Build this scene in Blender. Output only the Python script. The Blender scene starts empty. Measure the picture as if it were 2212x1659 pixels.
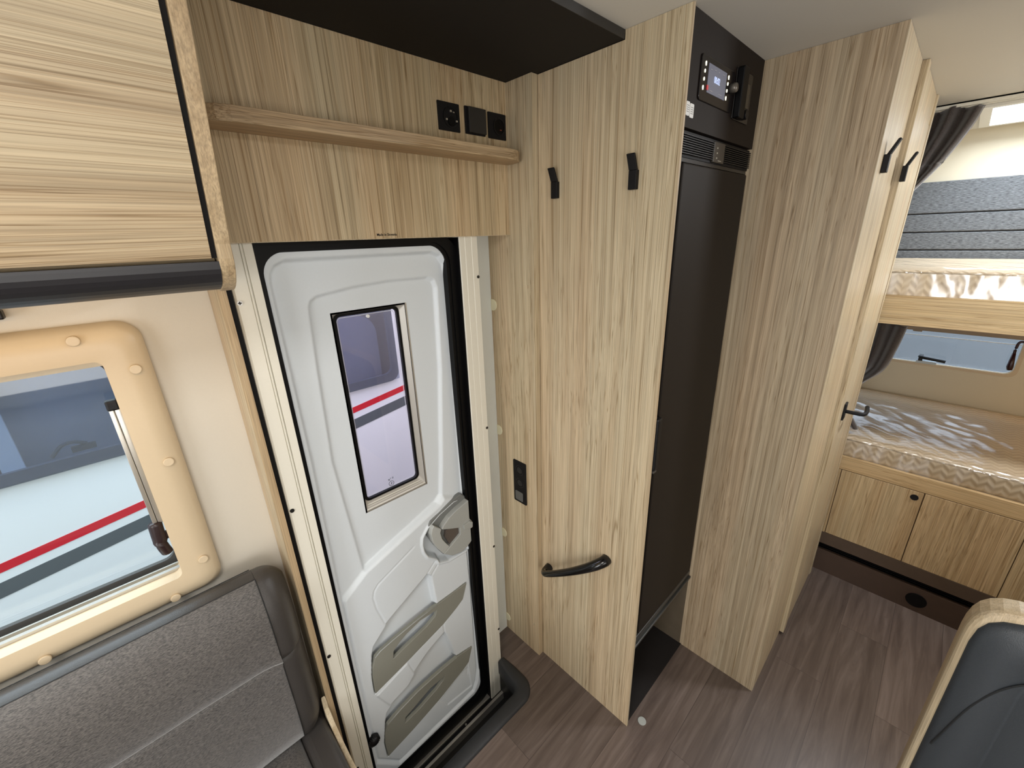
import bpy, bmesh, math, random
import numpy as np
from mathutils import Vector, Matrix, noise

random.seed(4)
scene = bpy.context.scene
COL = scene.collection

# ------------------------------------------------------------------ camera
R = np.array([[0.7179918, -0.69530968, -0.03212815],
              [-0.25592154, -0.22078252, -0.94114783],
              [0.64729587, 0.68395871, -0.33646476]])
F = 889.087837
CAM = np.array([0.0, 0.0, 1.564947])
cd = bpy.data.cameras.new('camera')
cd.sensor_fit = 'HORIZONTAL'; cd.sensor_width = 36.0
cd.lens = F / 2212 * 36.0
cd.clip_start = 0.02; cd.clip_end = 100
cam = bpy.data.objects.new('camera', cd)
cam.matrix_world = Matrix(((R[0][0], -R[1][0], -R[2][0], CAM[0]),
                           (R[0][1], -R[1][1], -R[2][1], CAM[1]),
                           (R[0][2], -R[1][2], -R[2][2], CAM[2]),
                           (0, 0, 0, 1)))
COL.objects.link(cam)
scene.camera = cam

# ------------------------------------------------------------------ world, exposure, large lights
w = bpy.data.worlds.new('world'); scene.world = w; w.use_nodes = True
bg = w.node_tree.nodes['Background']
bg.inputs[0].default_value = (0.80, 0.90, 1.0, 1)
bg.inputs[1].default_value = 2.1
vs = scene.view_settings
vs.view_transform = 'Standard'; vs.look = 'None'; vs.gamma = 1.0
vs.use_curve_mapping = False
vs.exposure = 0.76
scene.cycles.use_denoising = True
scene.cycles.max_bounces = 8
scene.cycles.sample_clamp_indirect = 6.0
scene.cycles.caustics_reflective = False
scene.cycles.caustics_refractive = False


def area(name, loc, direction, sx, sy, energy, color):
    l = bpy.data.lights.new(name, 'AREA'); l.shape = 'RECTANGLE'
    l.size = sx; l.size_y = sy; l.energy = energy; l.color = color
    o = bpy.data.objects.new(name, l); o.location = loc
    o.rotation_euler = Vector(direction).to_track_quat('-Z', 'Y').to_euler()
    COL.objects.link(o)
    return o


area('roof_fill_light', (-0.60, -0.10, 1.93), (0, 0, -1), 0.7, 0.45, 9.0, (1.0, 0.97, 0.94))  # added fill under the ceiling; no roof window is built here
area('cab_end_fill_light', (-2.05, -0.30, 1.15), (1, 0.1, 0), 0.8, 1.3, 15.5, (0.95, 0.97, 1.0))  # unseen fill added at the cab end, inside a closed wall
area('side_fill_light', (-0.30, -1.10, 1.25), (0, 1, 0.1), 1.2, 0.7, 6.8, (1.0, 0.98, 0.96))  # fill added behind the camera to light the door; wall has no window
area('rear_hatch_daylight', (2.63, -0.25, 2.05), (0, 0, -1), 0.42, 0.50, 7.5, (0.93, 0.97, 1.0))
area('cabinet_led_strip', (-0.52, 0.80, 1.506), (0, 0.35, -1), 1.20, 0.012, 0.36, (1.0, 0.62, 0.28))
area('aisle_fill_light', (1.90, -0.60, 1.93), (-0.30, 0.25, -1), 0.22, 0.22, 11.0, (0.95, 0.97, 1.0))  # added light to brighten the aisle floor; no fixture is modelled
area('bunk_reading_lamp', (2.50, -0.75, 1.15), (0, 0.3, -1), 0.12, 0.12, 0.7, (1.0, 0.72, 0.42))
area('outside_fill_light', (-0.3, 1.60, 2.5), (0, -0.30, -1), 3.0, 0.45, 23.0, (0.92, 0.97, 1.0))  # added light above the outside gap, for the motorhome and backrest top


def on(px, py, axis, val):
    """pixel of the photograph -> point on the real plane axis=val"""
    r = R.T @ np.array([(px - 1106) / F, (py - 829.5) / F, 1.0])
    s = (val - CAM[axis]) / r[axis]
    return CAM + s * r


# ------------------------------------------------------------------ materials
MATS = {}


def nt(name):
    m = bpy.data.materials.new(name); m.use_nodes = True
    t = m.node_tree; b = t.nodes['Principled BSDF']
    return m, t, b


def srgb(r, g, b):
    f = lambda c: (c / 255 / 12.92) if c / 255 <= 0.04045 else ((c / 255 + 0.055) / 1.055) ** 2.4
    return (f(r), f(g), f(b), 1)


def plain(name, col, rough=0.5, metal=0.0, spec=0.5, noise_amt=0.0, nscale=200, bump=0.0, bscale=300):
    m, t, b = nt(name)
    b.inputs['Roughness'].default_value = rough
    b.inputs['Metallic'].default_value = metal
    b.inputs['Specular IOR Level'].default_value = spec
    tc = t.nodes.new('ShaderNodeTexCoord')
    n = t.nodes.new('ShaderNodeTexNoise'); n.inputs['Scale'].default_value = nscale
    n.inputs['Detail'].default_value = 3
    t.links.new(tc.outputs['Object'], n.inputs['Vector'])
    mx = t.nodes.new('ShaderNodeMix'); mx.data_type = 'RGBA'
    c = srgb(*col)
    k = max(noise_amt, 0.02)
    mx.inputs['A'].default_value = tuple(v * (1 - k) for v in c[:3]) + (1,)
    mx.inputs['B'].default_value = tuple(min(1, v * (1 + k)) for v in c[:3]) + (1,)
    t.links.new(n.outputs['Fac'], mx.inputs['Factor'])
    t.links.new(mx.outputs['Result'], b.inputs['Base Color'])
    if bump:
        n2 = t.nodes.new('ShaderNodeTexNoise'); n2.inputs['Scale'].default_value = bscale
        t.links.new(tc.outputs['Object'], n2.inputs['Vector'])
        bp = t.nodes.new('ShaderNodeBump'); bp.inputs['Strength'].default_value = bump
        bp.inputs['Distance'].default_value = 0.002
        t.links.new(n2.outputs['Fac'], bp.inputs['Height'])
        t.links.new(bp.outputs['Normal'], b.inputs['Normal'])
    return m


def emit(name, col, strength):
    m, t, b = nt(name)
    b.inputs['Base Color'].default_value = (0.02, 0.02, 0.02, 1)
    b.inputs['Emission Color'].default_value = srgb(*col)
    b.inputs['Emission Strength'].default_value = strength
    return m


def wood(name, axis='Z', light=(207, 191, 164), mid=(190, 172, 145), dark=(133, 112, 85), rough=0.42, seed=0.0, fine=1.0, vein=0.9):
    """streaky laminate, grain along one axis"""
    m, t, b = nt(name)
    N = t.nodes; L = t.links
    b.inputs['Roughness'].default_value = rough
    b.inputs['Specular IOR Level'].default_value = 0.35
    tc = N.new('ShaderNodeTexCoord')
    along = {'X': 0, 'Y': 1, 'Z': 2}[axis]

    def mapped(across, alongs, off):
        mp = N.new('ShaderNodeMapping')
        s = [across] * 3; s[along] = alongs
        mp.inputs['Scale'].default_value = s
        mp.inputs['Location'].default_value = (off + seed, off * 1.7 + seed * 2.1, off * 0.6 + seed)
        L.new(tc.outputs['Object'], mp.inputs['Vector'])
        return mp

    def ns(across, alongs, off, detail=2, rough_=0.5):
        mp = mapped(across, alongs, off)
        n = N.new('ShaderNodeTexNoise'); n.inputs['Scale'].default_value = 1.0
        n.inputs['Detail'].default_value = detail; n.inputs['Roughness'].default_value = rough_
        # slow sideways wander of the grain
        wob = N.new('ShaderNodeTexNoise'); wob.inputs['Scale'].default_value = 1.0
        wob.inputs['Detail'].default_value = 1
        mw = mapped(6.0, 1.1, 3.3)
        L.new(mw.outputs['Vector'], wob.inputs['Vector'])
        sc = N.new('ShaderNodeVectorMath'); sc.operation = 'SCALE'
        sc.inputs['Scale'].default_value = 0.020 * across
        L.new(wob.outputs['Color'], sc.inputs[0])
        ad = N.new('ShaderNodeVectorMath'); ad.operation = 'ADD'
        L.new(mp.outputs['Vector'], ad.inputs[0]); L.new(sc.outputs['Vector'], ad.inputs[1])
        L.new(ad.outputs['Vector'], n.inputs['Vector'])
        return n

    def ramp(src, pts):
        r = N.new('ShaderNodeValToRGB')
        while len(r.color_ramp.elements) < len(pts):
            r.color_ramp.elements.new(0.5)
        for e, (p, c) in zip(r.color_ramp.elements, pts):
            e.position = p; e.color = c
        L.new(src, r.inputs['Fac'])
        return r

    def mix(fac, a, bb, mode='MIX'):
        x = N.new('ShaderNodeMix'); x.data_type = 'RGBA'; x.blend_type = mode
        if hasattr(fac, 'is_linked'): L.new(fac, x.inputs['Factor'])
        else: x.inputs['Factor'].default_value = fac
        for s, v in (('A', a), ('B', bb)):
            if isinstance(v, tuple): x.inputs[s].default_value = v
            else: L.new(v, x.inputs[s])
        return x.outputs['Result']

    g = lambda v: (v, v, v, 1)
    band = ns(34, 0.35, 1.0, 2)            # broad bands
    c0 = ramp(band.outputs['Fac'], [(0.32, srgb(*mid)), (0.50, srgb(*light)), (0.62, srgb(*mid)), (0.74, srgb(*light))])
    st = ns(190, 0.8, 7.0, 3, 0.6)        # streaks
    s1 = ramp(st.outputs['Fac'], [(0.32, g(0.83)), (0.44, g(0.95)), (0.60, g(1.04))])
    ln = ns(75, 0.30, 13.0, 1)            # thin vein lines: iso-contours of a stretched noise
    s2 = ramp(ln.outputs['Fac'], [(0.0, g(1)), (0.455, g(1)), (0.468, srgb(196, 184, 166)), (0.481, g(1)),
                                  (0.60, g(1)), (0.612, srgb(214, 205, 190)), (0.624, g(1))])
    ln2 = ns(120, 0.42, 43.0, 2)
    s4 = ramp(ln2.outputs['Fac'], [(0.0, g(1)), (0.425, g(1)), (0.440, srgb(186, 172, 152)), (0.452, g(1)),
                                   (0.52, g(1)), (0.532, srgb(206, 195, 178)), (0.545, g(1.03))])
    fi = ns(620, 7, 21.0, 2, 0.6)
    s3 = ramp(fi.outputs['Fac'], [(0.35, g(1 - 0.19 * fine)), (0.6, g(1.03))])
    c = mix(1.0, c0.outputs['Color'], s1.outputs['Color'], 'MULTIPLY')
    c = mix(vein, c, s2.outputs['Color'], 'MULTIPLY')
    c = mix(vein * 0.95, c, s4.outputs['Color'], 'MULTIPLY')
    c = mix(1.0, c, s3.outputs['Color'], 'MULTIPLY')
    tint = ns(9, 0.4, 31.0, 1)
    tr = ramp(tint.outputs['Fac'], [(0.38, srgb(255, 249, 240)), (0.62, srgb(252, 253, 248))])
    c = mix(1.0, c, tr.outputs['Color'], 'MULTIPLY')
    L.new(c, b.inputs['Base Color'])
    bp = N.new('ShaderNodeBump'); bp.inputs['Strength'].default_value = 0.12; bp.inputs['Distance'].default_value = 0.0006
    L.new(fi.outputs['Fac'], bp.inputs['Height']); L.new(bp.outputs['Normal'], b.inputs['Normal'])
    return m


def fabric(name, c1, c2, axis=0, sc_along=120, sc_across=700, rough=0.85, bump=0.5, sheen=0.3):
    m, t, b = nt(name); N = t.nodes; L = t.links
    b.inputs['Roughness'].default_value = rough
    b.inputs['Sheen Weight'].default_value = sheen
    tc = N.new('ShaderNodeTexCoord'); mp = N.new('ShaderNodeMapping')
    s = [sc_across] * 3; s[axis] = sc_along
    mp.inputs['Scale'].default_value = s
    n = N.new('ShaderNodeTexNoise'); n.inputs['Scale'].default_value = 1; n.inputs['Detail'].default_value = 4
    n.inputs['Roughness'].default_value = 0.65
    L.new(tc.outputs['Object'], mp.inputs['Vector']); L.new(mp.outputs['Vector'], n.inputs['Vector'])
    r = N.new('ShaderNodeValToRGB'); r.color_ramp.elements[0].position = 0.38; r.color_ramp.elements[1].position = 0.62
    r.color_ramp.elements[0].color = srgb(*c1); r.color_ramp.elements[1].color = srgb(*c2)
    L.new(n.outputs['Fac'], r.inputs['Fac']); L.new(r.outputs['Color'], b.inputs['Base Color'])
    bp = N.new('ShaderNodeBump'); bp.inputs['Strength'].default_value = bump; bp.inputs['Distance'].default_value = 0.001
    L.new(n.outputs['Fac'], bp.inputs['Height']); L.new(bp.outputs['Normal'], b.inputs['Normal'])
    return m


def floor_mat():
    m, t, b = nt('floor_planks'); N = t.nodes; L = t.links
    tc = N.new('ShaderNodeTexCoord')
    br = N.new('ShaderNodeTexBrick')
    br.offset = 0.37; br.inputs['Scale'].default_value = 1.0
    br.inputs['Brick Width'].default_value = 0.92; br.inputs['Row Height'].default_value = 0.148
    br.inputs['Mortar Size'].default_value = 0.0008; br.inputs['Mortar Smooth'].default_value = 0.2
    br.inputs['Color1'].default_value = (0.35, 0.35, 0.35, 1); br.inputs['Color2'].default_value = (0.65, 0.65, 0.65, 1)
    br.inputs['Mortar'].default_value = (0, 0, 0, 1)
    L.new(tc.outputs['Object'], br.inputs['Vector'])
    mp = N.new('ShaderNodeMapping'); mp.inputs['Scale'].default_value = (2.6, 34, 34)
    L.new(tc.outputs['Object'], mp.inputs['Vector'])
    sc = N.new('ShaderNodeVectorMath'); sc.operation = 'SCALE'; sc.inputs['Scale'].default_value = 30
    L.new(br.outputs['Color'], sc.inputs[0])
    ad = N.new('ShaderNodeVectorMath'); ad.operation = 'ADD'
    L.new(mp.outputs['Vector'], ad.inputs[0]); L.new(sc.outputs['Vector'], ad.inputs[1])
    n = N.new('ShaderNodeTexNoise'); n.inputs['Scale'].default_value = 1; n.inputs['Detail'].default_value = 5
    n.inputs['Roughness'].default_value = 0.6; n.inputs['Distortion'].default_value = 0.8
    L.new(ad.outputs['Vector'], n.inputs['Vector'])
    r = N.new('ShaderNodeValToRGB')
    r.color_ramp.elements[0].position = 0.28; r.color_ramp.elements[0].color = srgb(82, 70, 64)
    r.color_ramp.elements[1].position = 0.72; r.color_ramp.elements[1].color = srgb(122, 109, 102)
    e = r.color_ramp.elements.new(0.5); e.color = srgb(102, 89, 82)
    L.new(n.outputs['Fac'], r.inputs['Fac'])
    mm = N.new('ShaderNodeMix'); mm.data_type = 'RGBA'; mm.blend_type = 'MULTIPLY'
    mr = N.new('ShaderNodeMapRange'); mr.inputs['From Min'].default_value = 0; mr.inputs['From Max'].default_value = 0.65
    mr.inputs['To Min'].default_value = 0.45; mr.inputs['To Max'].default_value = 1.05
    L.new(br.outputs['Color'], mr.inputs['Value']); mm.inputs['Factor'].default_value = 1
    L.new(r.outputs['Color'], mm.inputs['A']); L.new(mr.outputs['Result'], mm.inputs['B'])
    L.new(mm.outputs['Result'], b.inputs['Base Color'])
    b.inputs['Roughness'].default_value = 0.34; b.inputs['Specular IOR Level'].default_value = 0.6
    bp = N.new('ShaderNodeBump'); bp.inputs['Strength'].default_value = 0.12; bp.inputs['Distance'].default_value = 0.001
    L.new(n.outputs['Fac'], bp.inputs['Height']); L.new(bp.outputs['Normal'], b.inputs['Normal'])
    return m


def glass(name, tint, gloss=0.08, rough=0.02):
    m, t, b = nt(name); N = t.nodes; L = t.links
    tr = N.new('ShaderNodeBsdfTransparent'); tr.inputs['Color'].default_value = tint
    gl = N.new('ShaderNodeBsdfGlossy'); gl.inputs['Roughness'].default_value = rough
    ns_ = N.new('ShaderNodeTexNoise'); ns_.inputs['Scale'].default_value = 3
    mr = N.new('ShaderNodeMapRange'); mr.inputs['To Min'].default_value = gloss * 0.7; mr.inputs['To Max'].default_value = gloss * 1.3
    L.new(ns_.outputs['Fac'], mr.inputs['Value'])
    mx = N.new('ShaderNodeMixShader'); L.new(mr.outputs['Result'], mx.inputs['Fac'])
    L.new(tr.outputs[0], mx.inputs[1]); L.new(gl.outputs[0], mx.inputs[2])
    L.new(mx.outputs[0], t.nodes['Material Output'].inputs['Surface'])
    return m


def quilt_mat():
    m, t, b = nt('zigzag_quilted_ticking'); N = t.nodes; L = t.links
    b.inputs['Roughness'].default_value = 0.7
    tc = N.new('ShaderNodeTexCoord'); sp = N.new('ShaderNodeSeparateXYZ')
    L.new(tc.outputs['Object'], sp.inputs[0])
    a = N.new('ShaderNodeMath'); a.operation = 'MULTIPLY'; a.inputs[1].default_value = 1
    L.new(sp.outputs['Y'], a.inputs[0])
    pp = N.new('ShaderNodeMath'); pp.operation = 'PINGPONG'; pp.inputs[1].default_value = 0.020
    L.new(a.outputs[0], pp.inputs[0])
    s = N.new('ShaderNodeMath'); s.operation = 'ADD'; L.new(sp.outputs['X'], s.inputs[0]); L.new(sp.outputs['Z'], s.inputs[1])
    s2 = N.new('ShaderNodeMath'); s2.operation = 'ADD'; L.new(s.outputs[0], s2.inputs[0]); L.new(pp.outputs[0], s2.inputs[1])
    k = N.new('ShaderNodeMath'); k.operation = 'MULTIPLY'; k.inputs[1].default_value = 2 * math.pi / 0.030; L.new(s2.outputs[0], k.inputs[0])
    sn = N.new('ShaderNodeMath'); sn.operation = 'SINE'; L.new(k.outputs[0], sn.inputs[0])
    mr = N.new('ShaderNodeMapRange'); mr.inputs['From Min'].default_value = -1; L.new(sn.outputs[0], mr.inputs['Value'])
    mx = N.new('ShaderNodeMix'); mx.data_type = 'RGBA'
    mx.inputs['A'].default_value = srgb(210, 188, 156); mx.inputs['B'].default_value = srgb(226, 207, 178)
    L.new(mr.outputs['Result'], mx.inputs['Factor']); L.new(mx.outputs['Result'], b.inputs['Base Color'])
    bp = N.new('ShaderNodeBump'); bp.inputs['Strength'].default_value = 0.6; bp.inputs['Distance'].default_value = 0.003
    L.new(mr.outputs['Result'], bp.inputs['Height']); L.new(bp.outputs['Normal'], b.inputs['Normal'])
    return m


WZ = wood('laminate_vertical_grain', 'Z')
WZ2 = wood('laminate_vertical_grain_grey', 'Z', light=(188, 172, 149), mid=(164, 148, 125), seed=5.0)
WH = wood('laminate_header_grain', 'Z', seed=9.0, light=(205, 187, 157), mid=(186, 166, 135))
WX = wood('laminate_long_grain', 'X', seed=2.0, light=(194, 178, 151), mid=(176, 158, 131))
WXS = wood('laminate_shelf_grain', 'X', seed=3.0, light=(192, 170, 140), mid=(176, 153, 123), fine=1.6)
WY = wood('laminate_cross_grain', 'Y', seed=4.0, light=(212, 188, 150), mid=(194, 168, 128))
WB = wood('laminate_bunk_doors', 'Z', seed=8.0, light=(206, 184, 150), mid=(186, 162, 127))
WE = wood('edge_band_wood', 'Z', light=(188, 168, 138), mid=(170, 149, 119), seed=6.0, fine=1.4, vein=0.25)
WP = wood('plywood_rim', 'Z', light=(206, 190, 165), mid=(192, 175, 148), seed=11.0, fine=1.0, vein=0.3)
BLACKP = plain('black_plastic', (14, 14, 16), 0.4, spec=0.3, bump=0.1)
BLACKM = plain('matt_black', (19, 18, 19), 0.6, spec=0.25)
SOFF = plain('black_board', (34, 31, 28), 0.7, spec=0.2, noise_amt=0.12, nscale=400)
RUBBER = plain('black_rubber', (5, 5, 6), 0.45, spec=0.2)
FRIDGE = plain('fridge_front_dark', (33, 28, 24), 0.5, spec=0.15, noise_amt=0.06)
CTRL = plain('control_board_dark', (38, 32, 28), 0.6, spec=0.15, noise_amt=0.1, nscale=400)
STEP = plain('step_well_plastic', (40, 42, 45), 0.45, bump=0.4, bscale=900)
ALU = plain('cream_painted_aluminium', (222, 218, 204), 0.32, bump=0.05, bscale=60)
ALU2 = plain('silver_aluminium', (190, 186, 178), 0.30, metal=0.7)
STEEL = plain('dark_steel', (70, 70, 68), 0.3, metal=0.9)
CREAMW = plain('cream_wall_board', (206, 200, 187), 0.55, bump=0.08, bscale=700)
WHITEW = plain('white_wall_board', (222, 226, 222), 0.5)
CEIL = plain('ceiling_board', (214, 211, 203), 0.6)
DOORM = plain('door_inner_skin', (210, 216, 220), 0.42, bump=0.06, bscale=900)
DOORG = plain('door_grey_plastic', (134, 134, 124), 0.45, bump=0.05, bscale=900)
LOCKG = plain('lock_grey_plastic', (158, 160, 156), 0.38)
WFRAME = plain('window_frame_cream', (206, 188, 158), 0.38)
CLIP = plain('ivory_cap', (226, 220, 190), 0.4)
STICK = plain('white_sticker', (232, 232, 230), 0.5)
INK = plain('ink', (45, 38, 30), 0.7)
SOFAF = fabric('sofa_fabric', (34, 32, 31), (98, 93, 89), 0, 200, 900, rough=0.42, sheen=0.5)
SOFAL = plain('sofa_leather', (60, 57, 55), 0.34, noise_amt=0.05, bump=0.25, bscale=700)
CHAIRL = plain('chair_leather', (58, 63, 68), 0.42, noise_amt=0.05, bump=0.25, bscale=700)
WALLF = fabric('grey_wall_fabric', (72, 74, 76), (124, 127, 130), 1, 60, 500, sheen=0.1)
CURT = fabric('brown_curtain_cloth', (38, 31, 29), (66, 56, 52), 2, 300, 300, bump=0.1, sheen=0.5)
QUILT = quilt_mat()
FLOOR = floor_mat()
SKIRT = plain('skirting_dark_laminate', (84, 69, 57), 0.5, noise_amt=0.15, nscale=30)
MBODY = plain('motorhome_white_paint', (232, 234, 236), 0.25)
MRED = plain('red_stripe_film', (205, 22, 44), 0.3)
MGREY = plain('grey_stripe_film', (88, 94, 98), 0.3)
MFRM = plain('window_rubber_grey', (98, 102, 108), 0.45)
MINT = plain('motorhome_interior_grey', (176, 184, 196), 0.8, noise_amt=0.3, nscale=4)
MINT2 = plain('motorhome_interior_pale', (205, 214, 214), 0.8)
GL_NEI = glass('tinted_acrylic', (0.74, 0.78, 0.88, 1), 0.14, 0.10)
GL_WIN = glass('clear_acrylic', (0.93, 0.98, 1.0, 1), 0.04)
GL_DOOR = glass('door_acrylic', (0.96, 0.90, 0.97, 1), 0.04)
GL_REAR = glass('rear_acrylic', (0.86, 0.89, 0.93, 1), 0.04)
GL_LOCK = plain('lock_window_brown', (84, 76, 70), 0.12)
WRAP = glass('clear_film', (0.97, 0.97, 0.97, 1), 0.22, 0.18)
MENU = plain('menu_grey', (150, 150, 160), 0.4)
DARKI = plain('dark_int', (110, 100, 102), 0.7)
SCREEN = emit('display_glow', (92, 92, 104), 0.55)
GLOW = emit('lit_icon', (255, 250, 225), 1.0)
GLOWT = emit('lit_digits', (190, 205, 250), 0.8)
REDG = emit('red_icon', (200, 30, 30), 0.5)

# ------------------------------------------------------------------ helpers


def box(bm, x0, x1, y0, y1, z0, z1):
    v = [bm.verts.new(p) for p in ((x0, y0, z0), (x1, y0, z0), (x1, y1, z0), (x0, y1, z0),
                                   (x0, y0, z1), (x1, y0, z1), (x1, y1, z1), (x0, y1, z1))]
    for f in ((0, 3, 2, 1), (4, 5, 6, 7), (0, 1, 5, 4), (1, 2, 6, 5), (2, 3, 7, 6), (3, 0, 4, 7)):
        bm.faces.new([v[i] for i in f])


def place(a, b, c, axis):
    return {'x': (c, a, b), 'y': (a, c, b), 'z': (a, b, c)}[axis]


def prism(bm, poly, axis, c0, c1):
    lo = [bm.verts.new(place(a, b, c0, axis)) for a, b in poly]
    hi = [bm.verts.new(place(a, b, c1, axis)) for a, b in poly]
    n = len(poly)
    bm.faces.new(lo); bm.faces.new(list(reversed(hi)))
    for i in range(n):
        bm.faces.new((lo[i], lo[(i + 1) % n], hi[(i + 1) % n], hi[i]))


def ring(bm, outer, inner, axis, c0, c1, c1i=None):
    """frame between two loops of equal length, from depth c0 to c1"""
    if c1i is None: c1i = c1
    A = [bm.verts.new(place(a, b, c0, axis)) for a, b in outer]
    B = [bm.verts.new(place(a, b, c1, axis)) for a, b in outer]
    Cc = [bm.verts.new(place(a, b, c1i, axis)) for a, b in inner]
    D = [bm.verts.new(place(a, b, c0, axis)) for a, b in inner]
    n = len(outer)
    for i in range(n):
        j = (i + 1) % n
        for P, Q in ((A, B), (B, Cc), (Cc, D), (D, A)):
            bm.faces.new((P[i], P[j], Q[j], Q[i]))


def rrect(a0, a1, b0, b1, r, n=6):
    rr = r if isinstance(r, (tuple, list)) else (r,) * 4   # BL, BR, TR, TL
    out = []
    for (cx, cy, s, q) in ((a0 + rr[0], b0 + rr[0], rr[0], 180), (a1 - rr[1], b0 + rr[1], rr[1], 270),
                           (a1 - rr[2], b1 - rr[2], rr[2], 0), (a0 + rr[3], b1 - rr[3], rr[3], 90)):
        for k in range(n + 1):
            t = math.radians(q + 90 * k / n)
            out.append((cx + s * math.cos(t), cy + s * math.sin(t)))
    return out


def circle(a, b, r, n=20, rb=None):
    rb = rb or r
    return [(a + r * math.cos(2 * math.pi * k / n), b + rb * math.sin(2 * math.pi * k / n)) for k in range(n)]


def tube(bm, pts, rad, n=14, caps=True, flat=1.0, up=Vector((0, 0, 1))):
    pts = [Vector(p) for p in pts]
    rings = []
    for i, p in enumerate(pts):
        d = (pts[min(i + 1, len(pts) - 1)] - pts[max(i - 1, 0)]).normalized()
        s = d.cross(up)
        if s.length < 1e-4: s = d.cross(Vector((1, 0, 0)))
        s.normalize(); u = s.cross(d).normalized()
        r = rad[i] if isinstance(rad, (list, tuple)) else rad
        rings.append([bm.verts.new(p + s * r * math.cos(2 * math.pi * k / n) + u * r * flat * math.sin(2 * math.pi * k / n)) for k in range(n)])
    for a, b in zip(rings, rings[1:]):
        for k in range(n):
            bm.faces.new((a[k], a[(k + 1) % n], b[(k + 1) % n], b[k]))
    if caps:
        bm.faces.new(rings[0]); bm.faces.new(list(reversed(rings[-1])))


def ball(bm, c, r, sub=16, sq=(1, 1, 1)):
    g = bmesh.ops.create_uvsphere(bm, u_segments=sub, v_segments=sub // 2 + 2, radius=1)
    for v in g['verts']:
        v.co = Vector((c[0] + v.co.x * r * sq[0], c[1] + v.co.y * r * sq[1], c[2] + v.co.z * r * sq[2]))


def spline(pts, n=8):
    """Catmull-Rom through points"""
    P = [Vector(p) for p in pts]; P = [P[0] * 2 - P[1]] + P + [P[-1] * 2 - P[-2]]
    out = []
    for i in range(1, len(P) - 2):
        for k in range(n):
            t = k / n
            out.append(0.5 * ((2 * P[i]) + (P[i + 1] - P[i - 1]) * t + (2 * P[i - 1] - 5 * P[i] + 4 * P[i + 1] - P[i + 2]) * t * t
                              + (-P[i - 1] + 3 * P[i] - 3 * P[i + 1] + P[i + 2]) * t ** 3))
    out.append(P[-2])
    return out


def rootloc(o):
    return o.location if o is not None and o.parent is None else (rootloc(o.parent) if o is not None else Vector((0, 0, 0)))


def make(name, bm, mat, parent=None, bevel=0.0, smooth=False, seg=2, label=None, local=False):
    """link a bmesh (in world coordinates unless local) as one object"""
    if parent is not None and not local:
        off = rootloc(parent)
        for v in bm.verts: v.co -= off
    bmesh.ops.recalc_face_normals(bm, faces=bm.faces[:])
    me = bpy.data.meshes.new(name); bm.to_mesh(me); bm.free()
    o = bpy.data.objects.new(name, me); COL.objects.link(o)
    me.materials.append(mat)
    if smooth:
        for p in me.polygons: p.use_smooth = True
    if bevel:
        md = o.modifiers.new('bevel', 'BEVEL'); md.width = bevel; md.segments = seg; md.limit_method = 'ANGLE'
        md.angle_limit = math.radians(40)
    if parent is not None: o.parent = parent
    if label: o['label'] = label
    return o


def mk(name, shapes, mat, parent=None, **k):
    bm = bmesh.new()
    for s in shapes:
        s[0](bm, *s[1:])
    return make(name, bm, mat, parent, **k)


def thing(name, loc, label, cat, group=None):
    o = bpy.data.objects.new(name, None); o.empty_display_size = 0.05; o.location = loc
    COL.objects.link(o); o['label'] = label; o['category'] = cat
    if group: o['group'] = group
    return o


def tag(o, label, cat, group=None):
    o['label'] = label; o['category'] = cat
    if group: o['group'] = group
    return o


def struct(o):
    o['kind'] = 'structure'; return o


def sroot(name, loc):
    o = bpy.data.objects.new(name, None); o.empty_display_size = 0.05; o.location = loc
    COL.objects.link(o); o['kind'] = 'structure'
    return o


def text(name, body, size, loc, rot, mat, parent, extrude=0.0002, sx=1.0, bold=0.0):
    c = bpy.data.curves.new(name, 'FONT'); c.body = body; c.size = size; c.extrude = extrude; c.offset = bold
    c.align_x = 'CENTER'; c.align_y = 'CENTER'
    c.materials.append(mat)
    tmp = bpy.data.objects.new(name + '_tmp', c); COL.objects.link(tmp)
    bpy.context.view_layer.update()
    me = bpy.data.meshes.new_from_object(tmp.evaluated_get(bpy.context.evaluated_depsgraph_get()))
    bpy.data.objects.remove(tmp)
    if not me.materials: me.materials.append(mat)
    o = bpy.data.objects.new(name, me); COL.objects.link(o)
    o.parent = parent
    o.location = Vector(loc) - rootloc(parent); o.rotation_euler = rot; o.scale = (sx, 1, 1)
    return o


FACE_Y = (math.pi / 2, 0, 0)              # text facing -y
FACE_X = (math.pi / 2, 0, -math.pi / 2)   # text facing -x

# ------------------------------------------------------------------ shell
XL, XR, YF, YB, H = -2.20, 2.95, -1.15, 0.99, 1.95
fl = mk('floor', [(box, XL, XR + .05, YF, 0.758, -0.04, 0.0), (box, XL, 0.185, 0.758, 1.02, -0.04, 0.0),
                  (box, 0.728, XR + .05, 0.758, 1.02, -0.04, 0.0)], FLOOR)
struct(fl)
# ceiling with an opening for the rear hatch
hx0, hx1, hy0, hy1 = 2.42, 2.84, -0.52, 0.03
ce = mk('ceiling', [(box, XL, hx0, YF, 1.02, H, H + 0.03), (box, hx1, XR + .05, YF, 1.02, H, H + 0.03),
                    (box, hx0, hx1, YF, hy0, H, H + 0.03), (box, hx0, hx1, hy1, 1.02, H, H + 0.03)], CEIL)
struct(ce)
wl = mk('wall_back', [(box, XL, -0.91, YB, 1.02, 0, H), (box, -0.91, -0.030, YB, 1.02, 0, 0.925),
                      (box, -0.91, -0.030, YB, 1.02, 1.392, H), (box, -0.030, 0.165, YB, 1.02, 0, H),
                      (box, 0.165, 0.74, YB, 1.02, 1.60, H), (box, 0.74, XR + .05, YB, 1.02, 0, H)], CREAMW)
struct(wl)
struct(mk('wall_left', [(box, XL - 0.03, XL, YF, 1.02, 0, H)], CREAMW))
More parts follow.
